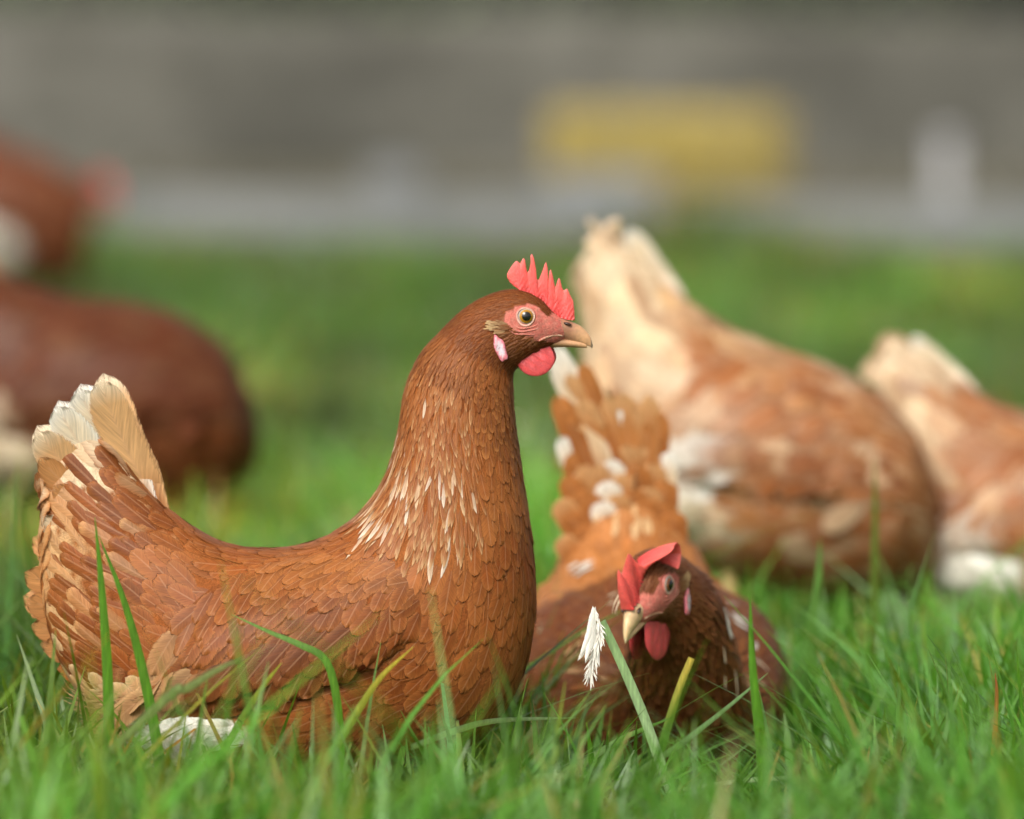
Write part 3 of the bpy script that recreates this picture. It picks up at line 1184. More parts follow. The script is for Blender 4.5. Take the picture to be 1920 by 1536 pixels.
        for v in vs_:
            a_, b_ = v.x * 11.5, v.y * 26.0
            wob = 1 + .10 * math.sin(5 * math.atan2(v.y, v.x))
            an = math.radians(-24)
            x_ = (a_ * math.cos(an) - b_ * math.sin(an)) * wob; y_ = (a_ * math.sin(an) + b_ * math.cos(an)) * wob
            dish = 5.0 * v.z - 2.2 * max(0, v.z) * math.exp(-(v.x ** 2 + v.y ** 2) * 3)
            q.append(H(lx - x_ * .9, ly - y_, lo.y * S + sgn * (dish + 2.0)))
            rr = math.hypot(v.x, v.y)
            cs_.append(lerp3((.66, .56, .60), (.72, .20, .24), smooth(rr + .15 * math.sin(v.y * 14 + v.x * 7), .45, .85)))
        mesh_obj('earlobe', q, fs_, M_COMB, root, cs_)
        # tuft over the ear
        tf = Feathers()
        for i in range(70):
            px = 936 + random.uniform(-12, 20)
            py = 606 + random.uniform(-1, 1) * (3 + (px - 920) * .28) + (px - 930) * .15
            lo, nn, u, th = side_hit(px, py, sgn)
            p = H(px, py, lo.y * S)
            cc = jitcol(lerp3((.60, .40, .20), (.26, .10, .04), smooth(px + random.uniform(-8, 8), 926, 954)), .2)
            d = Rh @ Vector((-1, 0, .05 + (606 - py) * .02 + random.uniform(-.15, .15)))
            tf.add(p, d, Rh @ nn, random.uniform(12, 20) / S, 1.9 / S, (cc, cc, cc, cc), 'lance', (.0006, .0022), None, 3, 2, .2)
        tf.emit(root, 0, 'ear_tuft')
        # wattle
        vs_, fs_ = ball((0, 0, 0), 1, 36, 26)
        q, cs_ = [], []
        wx, wy = (1003, 666) if sgn < 0 else (1006, 664)
        for v in vs_:
            wz = cfg.get('wattle', 1.0)
            ex_, ey_ = v.x * 37 * wz, (v.y - (wz - 1) * .5 + .06) * 37 * wz
            # broad and round below, drawn in towards the throat above
            k_ = 1 - .30 * smooth(v.y, .1, 1.0)
            th_ = (v.z * 6.5) * (1 + .12 * math.sin(v.y * 16 + v.x * 5)) + .8 * math.sin(v.x * 9 + v.y * 6)
            an = math.radians(-18)
            X_ = ex_ * k_ * math.cos(an) - ey_ * math.sin(an); Y_ = ex_ * k_ * math.sin(an) + ey_ * math.cos(an)
            q.append(H(wx + X_, wy - Y_, sgn * (13 + 5 * (1 - v.y)) + th_))
            cs_.append(lerp3((.68, .085, .085), (.58, .07, .075), .5 + .5 * math.sin(v.y * 18 + v.x * 4)))
        mesh_obj('wattle', q, fs_, M_COMB, root, cs_)

    # comb
    top, base = cfg.get('comb', (COMB_TOP, COMB_BASE))
    flop = cfg.get('flop', lambda s, t: (0.0, 0.0))
    build_comb(top, base, H, flop, root, cfg.get('comb_thick', 1.0))

    # legs
    for sgn in (-1, 1):
        base_p = (Mb @ R(560, 1440, sgn * 75)) if not cfg.get('main') else R(560, 1440, sgn * 75)
        foot = Vector((base_p.x + .01, base_p.y, .004))
        v, f = [], []
        m_ = 10
        chain = [(base_p + Vector((0, 0, .02)), .009), ((base_p * .5 + foot * .5) + Vector((-.006, 0, 0)), .0062), (foot + Vector((0, 0, .008)), .0065)]
        for p, r_ in chain:
            for k in range(m_):
                an = 2 * math.pi * k / m_
                v.append(p + Vector((r_ * math.cos(an), r_ * math.sin(an), 0)))
        for i in range(len(chain) - 1):
            for k in range(m_): f.append((i * m_ + k, i * m_ + (k + 1) % m_, (i + 1) * m_ + (k + 1) % m_, (i + 1) * m_ + k))
        f.append(tuple(range(m_))[::-1]); f.append(tuple(range(2 * m_, 3 * m_)))
        leg = mesh_obj('leg', v, f, M_LEG, root)
        for an, Lt in ((-.45, .05), (0, .058), (.45, .05), (math.pi, .024)):
            d = Vector((math.cos(an), math.sin(an), 0)); sd = Vector((-d.y, d.x, 0))
            v, f = [], []
            for i in range(5):
                t = i / 4
                c_ = foot + d * (Lt * t) + Vector((0, 0, .007 * (1 - t) + .0015))
                r_ = .0052 * (1 - .75 * t)
                for k in range(6):
                    bn = 2 * math.pi * k / 6
                    v.append(c_ + sd * r_ * math.cos(bn) + Vector((0, 0, r_ * math.sin(bn))))
            for i in range(4):
                for k in range(6): f.append((i * 6 + k, i * 6 + (k + 1) % 6, (i + 1) * 6 + (k + 1) % 6, (i + 1) * 6 + k))
            f.append(tuple(range(6))[::-1]); f.append(tuple(range(24, 30)))
            mesh_obj('toe', v, f, M_LEG, leg)
    return root


def ball(c, r, nu, nv):
    v = [Vector((0, 0, 1)) * r + Vector(c)]
    for j in range(1, nv):
        ph = math.pi * j / nv
        for i in range(nu):
            an = 2 * math.pi * i / nu
            v.append(Vector((math.sin(ph) * math.cos(an), math.sin(ph) * math.sin(an), math.cos(ph))) * r + Vector(c))
    v.append(Vector((0, 0, -1)) * r + Vector(c))
    f = [(0, 1 + i, 1 + (i + 1) % nu) for i in range(nu)]
    for j in range(nv - 2):
        for i in range(nu):
            a = 1 + j * nu + i; b = 1 + j * nu + (i + 1) % nu
            f.append((a, a + nu, b + nu, b))
    l = len(v) - 1
    f += [(l, 1 + (nv - 2) * nu + (i + 1) % nu, 1 + (nv - 2) * nu + i) for i in range(nu)]
    return v, f


COMB_TOP = [Z(*p) for p in [(1112, 800), (1108, 700), (1098, 620), (1062, 552), (1046, 512), (1036, 500), (1022, 512), (1004, 520), (990, 488), (972, 415), (961, 398), (948, 420),
                            (934, 470), (926, 492), (918, 455), (900, 370), (884, 318), (872, 330), (862, 390), (850, 468), (856, 400), (853, 300), (838, 243), (824, 270),
                            (798, 345), (766, 420), (748, 412), (742, 310), (722, 210), (702, 168), (688, 185), (690, 250), (676, 325), (658, 352), (648, 300), (636, 225), (622, 208), (606, 230), (590, 265),
                            (572, 245), (552, 236), (520, 270), (482, 325), (464, 365), (466, 400), (490, 442), (530, 480), (590, 500)]]
COMB_BASE = [Z(*p) for p in [(1112, 805), (1040, 800), (960, 775), (900, 740), (860, 690), (800, 620), (740, 575), (660, 545), (600, 525), (585, 515)]]
COMB2_TOP = [Z(*p) for p in [(1112, 800), (1124, 660), (1118, 540), (1095, 440), (1068, 402), (1046, 440), (1014, 500), (985, 450), (945, 360), (908, 318), (872, 345), (850, 430), (822, 462), (780, 400),
                             (700, 315), (600, 262), (520, 268), (468, 330), (468, 420), (530, 490), (590, 515)]]


def along(pl, t):
    d = [0.0]
    for a, b in zip(pl, pl[1:]): d.append(d[-1] + math.hypot(b[0] - a[0], b[1] - a[1]))
    x = t * d[-1]
    for i in range(len(pl) - 1):
        if x <= d[i + 1] or i == len(pl) - 2:
            q = (x - d[i]) / max(1e-9, d[i + 1] - d[i])
            return (pl[i][0] + (pl[i + 1][0] - pl[i][0]) * q, pl[i][1] + (pl[i + 1][1] - pl[i][1]) * q)


def build_comb(top, base, H, flop, root, thick=1.0):
    N, T = 260, 14
    x0, x1 = base[0][0], base[-1][0]
    rows = []
    fr = 0.0
    tops = [along(top, i / N) for i in range(N + 1)]
    for i in range(N + 1):
        xb = max(0.0, min(1.0, (x0 - tops[i][0]) / (x0 - x1)))
        want = .82 * xb + .18 * i / N
        fr = max(fr, want)
        rows.append(min(1.0, fr))
    fr = 1.0
    for i in range(N, -1, -1):       # soften plateaus from the other side
        xb = max(0.0, min(1.0, (x0 - tops[i][0]) / (x0 - x1)))
        fr = min(fr, .82 * xb + .18 * i / N)
        rows[i] = .5 * rows[i] + .5 * fr
    v, c, f = [], [], []
    for sg in (-1, 1):
        for i in range(N + 1):
            bx, by = along(base, rows[i])
            tx, ty = tops[i]
            for j in range(T + 1):
                t = j / T
                px, py = bx + (tx - bx) * t, by + (ty - by) * t
                th = thick * (6.0 - 3.6 * t) * (max(0, 1 - t ** 6)) ** .5
                th *= 1 + .16 * math.sin(px * .8 + py * .5) * (1 - t)
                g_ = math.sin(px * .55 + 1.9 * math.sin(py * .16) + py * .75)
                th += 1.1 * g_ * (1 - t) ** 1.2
                fl, dr = flop(i / N, t)
                wave = 1.6 * math.sin(px * .21 + 1) * (1 - t) + fl
                v.append(H(px, py + dr, sg * th + wave))
                k = .5 + .5 * vnoise(px * .12, py * .12, 0, 5)
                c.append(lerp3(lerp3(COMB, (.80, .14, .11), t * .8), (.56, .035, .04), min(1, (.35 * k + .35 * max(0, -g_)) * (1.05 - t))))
    m = T + 1
    o_ = (N + 1) * m
    for i in range(N):
        for j in range(T):
            a = i * m + j
            f.append((a, a + 1, a + m + 1, a + m))
            f.append((o_ + a, o_ + a + m, o_ + a + m + 1, o_ + a + 1))
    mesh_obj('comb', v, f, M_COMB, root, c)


# ------------------------------------------------------------------ colour patterns: (mid, root, edge, tip)
def pat_main(rx, ry, u, th):
    k = vnoise(rx * .013, ry * .017, 0, 2)
    base = lerp3(RUF, RUF_L, .10 + .2 * k)
    edge = lerp3(base, RUF_L, .35)
    tip = lerp3(base, RUF_L, .3)
    if u == 99:      # wing
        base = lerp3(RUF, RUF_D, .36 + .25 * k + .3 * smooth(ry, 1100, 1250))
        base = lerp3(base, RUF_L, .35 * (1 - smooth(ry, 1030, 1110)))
        edge = lerp3(base, RUF_L, .45); tip = lerp3(base, RUF_L, .35)
        r = smooth(390 - rx, 0, 75)
        if r > 0 and random.random() < .85: base = lerp3(base, BUFF, .5 * r); edge = lerp3(edge, BUFF, .8 * r); tip = lerp3(tip, BUFF, .7 * r)
    elif u < 3.2:    # rump and tail coverts
        x = random.random()
        top = 1 - smooth(ry + .35 * (rx - 150), 900, 1010)
        left = smooth(210 - rx, -10, 110) * (1 - smooth(ry, 1180, 1260))
        base = lerp3(lerp3(RUF, RUF_D, .35 * x), RUF_L, .35 * left)
        edge, tip = lerp3(base, RUF_L, .4), lerp3(base, RUF_L, .35)
        if x < .25 + .75 * max(top, .8 * left):
            base = lerp3(base, lerp3(BUFF, CREAM, .6 * top), .25 + .7 * max(top, .75 * left))
            edge = lerp3(RUF, RUF_L, .35 + .5 * left); tip = lerp3(RUF, RUF_L, .6) if top > left else lerp3(RUF_L, BUFF, .4)
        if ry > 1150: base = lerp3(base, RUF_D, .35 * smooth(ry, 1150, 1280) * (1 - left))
    elif u > 12.5:
        base = lerp3(RUF, RUF_D, .35 + .3 * k); edge = lerp3(base, RUF_L, .5); tip = lerp3(base, RUF_L, random.random())
        if u > 15: base = lerp3(RUF_D, RUF, .35 + .3 * k); edge = base; tip = lerp3(base, RUF_L, .35)
    if u < 9 and ry > 1290 and u != 99:
        if math.hypot((rx - 370) / 95, (ry - 1365) / 60) < 1: base = edge = tip = WHITE
        elif rx < 320: base = lerp3(base, BUFF, .7); edge = tip = lerp3(BUFF, CREAM, .2)
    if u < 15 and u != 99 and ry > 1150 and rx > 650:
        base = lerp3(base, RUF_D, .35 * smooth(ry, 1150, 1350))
    return base, DARK, edge, tip


def hack_main(rx, ry, u, th):
    m = smooth(ry, 720, 900) * (1 - smooth(rx, 850, 930)) * (.65 + .6 * smooth(ry - rx * .4, 500, 680))
    x = random.random()
    base = lerp3(RUF, RUF_L, random.uniform(0, .35))
    if x < .21 * m:
        c = lerp3(BUFF, WHITE, .1 + random.random() * .6)
        return lerp3(base, c, .55), lerp3(c, BUFF, .3), c
    if x < .8 * m + .12: return base, lerp3(base, BUFF, .6), lerp3(base, BUFF, .8)
    k = random.random()
    return base, lerp3(base, RUF_L, .3 + .6 * k), lerp3(base, BUFF, .5 * k * k)


pat_main.hack = hack_main


def make_pat(spec, edge_c=CREAM, edge_f=.22, mott=0.0):
    """spec: list of (x, y, rx, ry, colour, strength) patches over a ground colour in reference pixels"""
    ground, patches, jit = spec
    def pat(rx, ry, u, th):
        c = ground
        for (x, y, sx, sy, col, st) in patches:
            if u == 99 and len(patches) and col is None: continue
            q = math.hypot((rx - x) / sx, (ry - y) / sy) + .22 * vnoise(rx * .025, ry * .025, 0, 4)
            c = lerp3(c, col, st * (1 - smooth(q, .65, 1.1)))
        if mott and c[2] < .6:
            c = lerp3(c, lerp3(CREAM, BUFF, .4), mott * smooth(vnoise(rx * .031 + 2, ry * .037, 0, 6), .25, .6))
            c = lerp3(c, RUF, mott * smooth(vnoise(rx * .026, ry * .03, 0, 9), .2, .6))
        c = lerp3(c, BUFF if random.random() < .5 else RUF_D, jit * random.random())
        return c, DARK, lerp3(c, edge_c, edge_f), lerp3(c, edge_c, edge_f * .7)
    return pat


# ------------------------------------------------------------------ tails: root xy, tip xy, half width, depth, colours, bend
TC = (lerp3(RUF, RUF_L, .5), lerp3(RUF_L, BUFF, .8), lerp3(RUF_L, BUFF, .7), lerp3(BUFF, CREAM, .9))
TW = (RUF_L, CREAM, WHITE, WHITE)
TB = (RUF, lerp3(RUF_L, BUFF, .75), lerp3(RUF, RUF_D, .3), lerp3(RUF, RUF_L, .3))
TR = (RUF_D, lerp3(RUF, RUF_L, .25), lerp3(RUF, RUF_L, .45), lerp3(RUF, RUF_L, .8))
TK = (RUF_D, lerp3(RUF, RUF_D, .45), RUF, lerp3(RUF, RUF_L, .4))
TL = (RUF, lerp3(RUF_L, BUFF, .3), lerp3(RUF, RUF_L, .5), lerp3(RUF_L, BUFF, .3))
def main_tail():
    """long quills from the rump up and to the rear, then rows of coverts lying the same way"""
    rr = random.Random(12)
    rim = [(152, 712, 122, TC), (118, 722, 126, TW), (72, 762, 132, TW), (48, 805, 136, TC), (66, 858, 138, TL), (84, 905, 142, TL), (70, 965, 146, TC), (58, 1018, 150, TL), (50, 1068, 154, TL), (44, 1112, 158, TL),
           (52, 1158, 163, TL), (72, 1202, 170, TL), (104, 1245, 178, TR), (140, 1290, 188, TK), (178, 1325, 198, TK)]
    out = []
    for k, (x, y, an, c) in enumerate(rim):
        a = math.radians(an)
        L = 300 - 60 * min(1, k / 9)
        out.append((x - L * math.cos(a), y + L * math.sin(a), x, y, 34 if k < 4 else 27, 3 + 1.2 * min(k, 8), c, -.30 + .032 * k))
    return out


TAIL_MAIN = main_tail()


def tail_plain(c1, c2, c3, n=9, a0=124, span=30, tight=1.0, L0=285):
    out = []
    rr = random.Random(n + int(c1[0] * 100))
    for q in range(n):
        t = q / (n - 1)
        an = math.radians(a0 + span * t + rr.uniform(-4, 4))
        L = L0 - .3 * L0 * t + rr.uniform(-22, 18)
        rx0, ry0 = 325 - 25 * t, 985 + 110 * t
        out.append((rx0, ry0, rx0 + L * math.cos(an), ry0 - L * math.sin(an), (46 if L0 > 250 else 22), (10 + 30 * t) * tight, (RUF_L, lerp3(c1, c2, t), c3, c3), -.25 + .3 * t))
    return out


# ------------------------------------------------------------------ the hens
def hen_matrix(scale=1.0, pitch=0.0, lift=0.0, pivot=(520, 1300)):
    """pose of the trunk inside its own frame: pitch > 0 tips the head end down about a pivot"""
    pv = R(*pivot)
    return Matrix.Translation((0, 0, lift)) @ Matrix.Scale(scale, 4) @ Matrix.Translation(pv) @ Matrix.Rotation(math.radians(pitch), 4, 'Y') @ Matrix.Translation(-pv)


def head_matrix(pos, yaw, pitch, roll=0.0, scale=1.0):
    """puts the head so its centre (975, 605) sits at pos in the hen's frame"""
    c = R(975, 605)
    return (Matrix.Translation(pos) @ Matrix.Rotation(math.radians(yaw), 4, 'Z') @ Matrix.Rotation(math.radians(pitch), 4, 'Y')
            @ Matrix.Rotation(math.radians(roll), 4, 'X') @ Matrix.Scale(scale, 4) @ Matrix.Translation(-c))


build_hen('hen', (0, Y0, 0), 0, 'alert reddish brown hen in sharp focus, standing side-on with upright red comb and cream tail',
          dict(main=True, pattern=pat_main, tail=TAIL_MAIN, singles=300, seed=11, detail=1.0,
               spots=[(575, 1266, 26, 22, 46, 1.6, (-1, 0, .25), WHITE, 'hair'), (540, 1012, 1, 2, 22, 8, (-1, 0, -.1), WHITE, 'round')]))

def fan_second():
    rr = random.Random(3)
    tan = (RUF, lerp3(RUF, RUF_L, .8), lerp3(RUF_L, BUFF, .4), lerp3(RUF_L, BUFF, .6))
    rus = (RUF, lerp3(RUF, RUF_L, .35), lerp3(RUF, RUF_L, .7), lerp3(RUF, RUF_L, .9))
    pale = (RUF_L, lerp3(BUFF, CREAM, .4), CREAM, WHITE)
    out = [(950, 125, 700, -34, -132, 32, pale), (962, 150, 752, -26, -104, 28, tan), (955, 140, 735, -10, -78, 26, rus)]
    for q in range(54):
        t = q / 53
        o1 = -128 - 8 * t + (205 + 35 * t) * ((q * .618) % 1)
        ty = 770 + 265 * t + abs(o1 + 20) * .3 + rr.uniform(-16, 16)
        out.append((960 + 125 * t, 165 + 150 * t, ty, o1 * (.42 + .4 * t) + 8, o1, rr.uniform(25, 34), rr.choice((tan, rus, rus, pale if q % 4 == 1 else tan))))
    return out


# second hen: crouched low, facing the camera, head turned to its right
_second = make_pat(((0.115, 0.03, 0.010), [(250, 950, 240, 260, lerp3(RUF_L, BUFF, .35), .9), (420, 1060, 160, 110, lerp3(RUF, RUF_L, .8), .9), (200, 1100, 160, 160, RUF_L, .6)], .05), RUF_L, .32)
def pat_second(rx, ry, u, th):
    c = _second(rx, ry, u, th)
    if u != 99 and u < 15 and math.sin(th) > 0 and math.hypot((rx - 700) / 55, (ry - 1090) / 45) < 1 and random.random() < .7: return WHITE, DARK, WHITE, WHITE
    if u != 99 and u < 15 and math.hypot((rx - 480) / 26, (ry - 1090) / 30) < .0: return WHITE, DARK, WHITE, WHITE
    return c
def hack_second(rx, ry, u, th):
    b = lerp3((0.085, 0.024, 0.009), RUF, random.random() ** 1.6 * .9)
    if u < 11 and random.random() < .12: return b, lerp3(b, BUFF, .5), BUFF
    return b, lerp3(b, RUF_L, .5), lerp3(b, RUF_L, .45)
pat_second.hack = hack_second
Mb2 = hen_matrix(1.06, 15, -0.066)
rz2 = math.radians(-82)
def local_of(P, loc, rz):
    return Matrix.Rotation(-rz, 3, 'Z') @ (Vector(P) - Vector(loc))
base2 = Vector((0.134, 4.54, 0))
hp2 = local_of(at(1215, 1105, 4.39), base2, rz2)
def flop2(s, t):
    # the front leans to the hen's right, the rear lobe falls over to its left
    k = smooth(s, .47, .73)
    return 66 * k * t ** 1.1 - 12 * (1 - smooth(s, .3, .5)) * t ** 1.2, 20 * k * t ** 2.0
build_hen('hen', base2, rz2, 'dark brown hen crouching in the grass, facing the camera with its comb flopped over',
          dict(pattern=pat_second, tail=tail_plain(lerp3(RUF_L, BUFF, .6), RUF_L, BUFF, 5), singles=40, Mb=Mb2, wide=1.16, ruffle=3.0,
               spots=[(1372, 1148, 20, 24, 36, 5, (.8, 0, -.5), WHITE, 'lance'), (1293, 1003, 6, 9, 30, 4, (.6, 0, -.5), WHITE, 'lance'), (1103, 1066, 9, 14, 36, 5, (-.3, 0, -1), WHITE, 'lance'), (1160, 1120, 5, 12, 34, 4, (-.4, 0, -1), CREAM, 'lance'),
                      (1090, 1200, 9, 30, 40, 3.5, (-.6, 0, -.8), BUFF, 'lance'), (1400, 1260, 8, 50, 30, 3, (.3, 0, -1), CREAM, 'lance'), (1150, 945, 26, 75, 40, 6, (-.1, 0, 1), BUFF, 'round')], wing_e=1.5, neck=.88, tens=.8, seed=23,
               fan=fan_second(),
               Mh=head_matrix(hp2, -31, 21, 0, 1.04), comb=(COMB2_TOP, COMB_BASE), flop=flop2, comb_thick=1.7, pale_beak=True, wattle=1.5, iris2=(.16, .05, .015), iris=(.20, .06, .02), fscale=1.3,
               fluff=[((600, 1400), (200, 60), RUF, 200), ((300, 1300), (120, 100), BUFF, 150)]))


def back_hen(px, py_g, Y, rz, label, pat, tail, pitch, lift, head, seed, scale=1.0, fscale=1.7, wide=1.0, **kw):
    b = at(px, 700, Y)
    Mb_ = hen_matrix(scale, pitch, lift)
    hp = Vector(head[:3])
    return build_hen('hen', (b.x, Y, 0), math.radians(rz), label,
                     dict(pattern=pat, tail=tail, Mb=Mb_, Mh=head_matrix(hp, head[3], head[4]), seed=seed, fscale=fscale, wide=wide, detail=.35, tens=.8, **kw))


# third hen: cream tail high, breast down, behind the second hen
pat_cream = make_pat((lerp3(RUF, RUF_L, .4), [(140, 940, 300, 360, lerp3(BUFF, CREAM, .6), .97), (420, 1010, 170, 60, lerp3(BUFF, RUF_L, .3), .8), (438, 1326, 120, 100, WHITE, 1.0), (520, 1400, 90, 60, CREAM, .9),
                                              (450, 1150, 70, 50, CREAM, .7), (620, 1160, 170, 120, RUF, .7), (820, 1250, 200, 220, RUF, .8)], .2), CREAM, .2, .5)
back_hen(1788, 0, 5.3, -4, 'big pale hen with cream tail raised high and brown flank, head down out of sight',
         pat_cream, tail_plain(CREAM, BUFF, WHITE, 3, 152, 10, .3, 200), 18, 0.055, (0.0, 0.09, 0.08, 40, 75), 31, scale=1.15, straight=True)
# fourth hen at the picture's edge
pat_fourth = make_pat((lerp3(RUF, RUF_L, .3), [(120, 870, 200, 260, lerp3(BUFF, CREAM, .8), .95), (180, 1130, 130, 170, lerp3(BUFF, CREAM, .5), .9), (400, 1375, 215, 125, WHITE, 1.0),
                                               (520, 1120, 190, 120, RUF, .8)], .18), CREAM, .2, .4)
back_hen(2330, 0, 5.35, -4, 'pale hen cut by the picture edge, short cream tail and white fluff beneath brown wing',
         pat_fourth, tail_plain(CREAM, BUFF, WHITE, 3, 152, 14, .3, 195), 10, 0.0, (0.05, 0.0, 0.06, 0, 62), 37, scale=1.05, straight=True)
# fifth hen: dark, bending down behind the tail of the first one
pat_dark = make_pat(((0.088, 0.022, 0.008), [(300, 1370, 200, 110, CREAM, .95), (880, 1250, 130, 200, (0.17, .044, .014), .8)], .06), RUF, .25)
back_hen(515, 0, 6.2, 0, 'very dark brown hen bending down behind the cream tail of the sharp hen',
         pat_dark, tail_plain(RUF, RUF_D, RUF, 8, 157, 18, .4), 5, 0.04, (-0.07, 0.11, 0.12, 90, 75), 41, scale=1.2, straight=True)
# sixth hen: far, at the top corner
pat_far = make_pat(((.125, .032, .011), [(450, 1360, 280, 120, WHITE, 1.0)], .06), RUF, .25)
back_hen(215, 0, 11.6, 0, 'far brown hen with white thigh fluff, half outside the picture above the dark hen',
         pat_far, tail_plain(RUF, RUF_D, RUF, 8, 157, 18, .4), 18, 0.05, (-.04, 0.0, 0.275, 20, 30), 43, scale=1.35, straight=True)


# ------------------------------------------------------------------ grass
G_TINTS = [(0.078, 0.245, 0.022), (0.055, 0.19, 0.018), (0.11, 0.30, 0.038), (0.145, 0.33, 0.075), (0.19, 0.35, 0.13), (0.20, 0.27, 0.03), (0.38, 0.28, 0.07)]
G_PROB = [.24, .15, .22, .17, .10, .07, .05]


def blades(name, xs, ys, hs_, ws, K, lean_s=0.5, label=None, gain=1.0):
    n = len(xs)
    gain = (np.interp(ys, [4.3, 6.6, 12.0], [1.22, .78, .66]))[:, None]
    az = rng.uniform(0, 2 * np.pi, n)
    lean = np.abs(rng.normal(0, lean_s, n))
    lay = rng.random(n) < .22
    lean[lay] += rng.uniform(.5, 1.3, lay.sum())
    bendv = np.abs(rng.normal(0.15, 0.35, n))
    tw = rng.normal(0, .5, n)
    ldir = np.stack([np.cos(az), np.sin(az)], 1)
    sd = np.stack([-np.sin(az + tw), np.cos(az + tw)], 1)
    ti = rng.choice(len(G_TINTS), n, p=G_PROB)
    tint = np.array(G_TINTS)[ti] * rng.uniform(.95, 1.75, (n, 1))
    # patches of lusher and yellower turf
    pn = np.sin(xs * 2.3 + 1.1 * np.sin(ys * 1.3)) + np.sin(ys * 1.9 + xs * .7 + 2.0)
    tint *= (1 + .13 * pn)[:, None]
    big = np.sin(xs * 1.9 + ys * .55 + 1.5 * np.sin(ys * .8 + xs)) * np.sin(ys * 1.15 - xs * .8 + 1.2 * np.sin(xs * 1.7))
    tint *= (1 + np.where(big > 0, .28, .5) * big)[:, None]
    far = np.clip((ys - 4.8) / 1.0, 0, 1)
    b2 = np.sin(xs * 10.5 + 2.0 * np.sin(ys * 1.7)) * np.sin(ys * 2.4 + 1.6 * np.sin(xs * 4.5 + 1))
    tint *= (1 + far * np.where(b2 > 0, .25, .55) * b2)[:, None]
    y2 = np.clip(np.sin(xs * 6.3 + 1.0) * np.sin(ys * 1.9 + xs * 2 + .4) - .1, 0, 1) * far
    tint[:, 0] *= 1 + .55 * y2
    yel = np.clip(np.sin(xs * 2.7 - ys * 1.4 + 2.2) * np.sin(ys * 1.7 + 1.0) - .35, 0, 1)
    tint[:, 0] *= 1 + 1.0 * yel
    tint[:, 0] *= 1 + .16 * np.sin(xs * 1.1 + ys * .9 + .5)
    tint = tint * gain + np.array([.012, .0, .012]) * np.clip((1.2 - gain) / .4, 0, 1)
    P = np.zeros((n, (K + 1) * 2, 3), dtype=np.float32)
    Cc = np.ones((n, (K + 1) * 2, 4), dtype=np.float32)
    for k in range(K + 1):
        t = k / K
        hor = hs_ * (lean * t * .7 + bendv * t * t * .9)
        ver = hs_ * (t - .35 * bendv * t ** 2.2)
        ver = np.maximum(ver, .002 * t)
        wv = ws * (1 - t ** 2.2) * (.7 + .3 * min(1, t * 4)) * .5 + .0002
        c = np.stack([xs + ldir[:, 0] * hor, ys + ldir[:, 1] * hor, ver], 1)
        P[:, 2 * k, 0] = c[:, 0] - sd[:, 0] * wv; P[:, 2 * k, 1] = c[:, 1] - sd[:, 1] * wv; P[:, 2 * k, 2] = c[:, 2]
        P[:, 2 * k + 1, 0] = c[:, 0] + sd[:, 0] * wv; P[:, 2 * k + 1, 1] = c[:, 1] + sd[:, 1] * wv; P[:, 2 * k + 1, 2] = c[:, 2]
        col = tint * (1 - .10 * t) + np.array([.06, .05, .0]) * t ** 3
        Cc[:, 2 * k, :3] = col; Cc[:, 2 * k + 1, :3] = col
    base = (np.arange(n) * (K + 1) * 2)[:, None]
    quad = np.concatenate([np.array([[2 * k, 2 * k + 1, 2 * k + 3, 2 * k + 2]]) for k in range(K)], 0)
    Fq = (base[:, :, None] + quad[None]).reshape(-1, 4)
    me = bpy.data.meshes.new(name)
    me.vertices.add(n * (K + 1) * 2)
    me.vertices.foreach_set('co', P.reshape(-1))
    nf = len(Fq)
    me.loops.add(nf * 4)
    me.loops.foreach_set('vertex_index', Fq.reshape(-1).astype(np.int32))
    me.polygons.add(nf)
    me.polygons.foreach_set('loop_start', (np.arange(nf) * 4).astype(np.int32))
    me.polygons.foreach_set('loop_total', np.full(nf, 4, dtype=np.int32))
    me.update(calc_edges=True)
    a = me.attributes.new('tint', 'FLOAT_COLOR', 'POINT')
    a.data.foreach_set('color', Cc.reshape(-1))
    me.polygons.foreach_set('use_smooth', np.ones(nf, dtype=bool))
    me.materials.append(M_GRASS)
    o = bpy.data.objects.new(name, me)
    COL.objects.link(o)
    tag(o, label, 'grass', kind='stuff')
    return o


def field(n, x0, x1, y0, y1):
    return rng.uniform(x0, x1, n), rng.uniform(y0, y1, n)


def keep_clear(xs, ys):
    """no blades growing through the birds"""
    m = np.ones(len(xs), dtype=bool)
    for (cx, cy, rz, ax, ay) in BIRDS:
        dx, dy = xs - cx, ys - cy
        c, s = math.cos(-rz), math.sin(-rz)
        lx, ly = dx * c - dy * s, dx * s + dy * c
        m &= ((lx + .16) / ax) ** 2 + (ly / ay) ** 2 > 1
    return m


BIRDS = [(0, Y0, 0, .185, .075), (base2.x, base2.y, rz2, .2, .09)]
for o in [o for o in COL.objects if o.name.startswith('hen') and o.parent is None][2:]:
    BIRDS.append((o.location.x, o.location.y, o.rotation_euler.z, .18, .08))

xs, ys = field(66000, -1.6, 1.6, 3.3, 6.6)
k = keep_clear(xs, ys)
xs, ys = xs[k], ys[k]
cl = .5 + .5 * np.sin(xs * 9 + 2.0 * np.sin(ys * 7)) * np.sin(ys * 8 + 1.3 * np.sin(xs * 6 + 1))
hh = (.062 + .098 * rng.beta(2.0, 2.2, len(xs))) * (.72 + .5 * cl)
fg = np.clip((4.15 - ys) / .5, 0, 1)
hh *= 1 + .22 * fg
hh *= np.clip(1.04 - .25 * np.exp(-((xs + .25) / .16) ** 2 - ((ys - 4.15) / .14) ** 2), 0, 2)
hh *= 1 - .42 * np.exp(-((xs - .13) / .12) ** 4) * (ys > 3.9) * (ys < 4.6)
tall = rng.random(len(xs)) < .03
hh[tall] *= rng.uniform(1.25, 1.7, tall.sum())
blades('grass', xs, ys, hh, rng.uniform(.0034, .009, len(xs)) * (1 + .25 * fg), 6, .52, 'fine green grass thick around the near hens', 1.22)
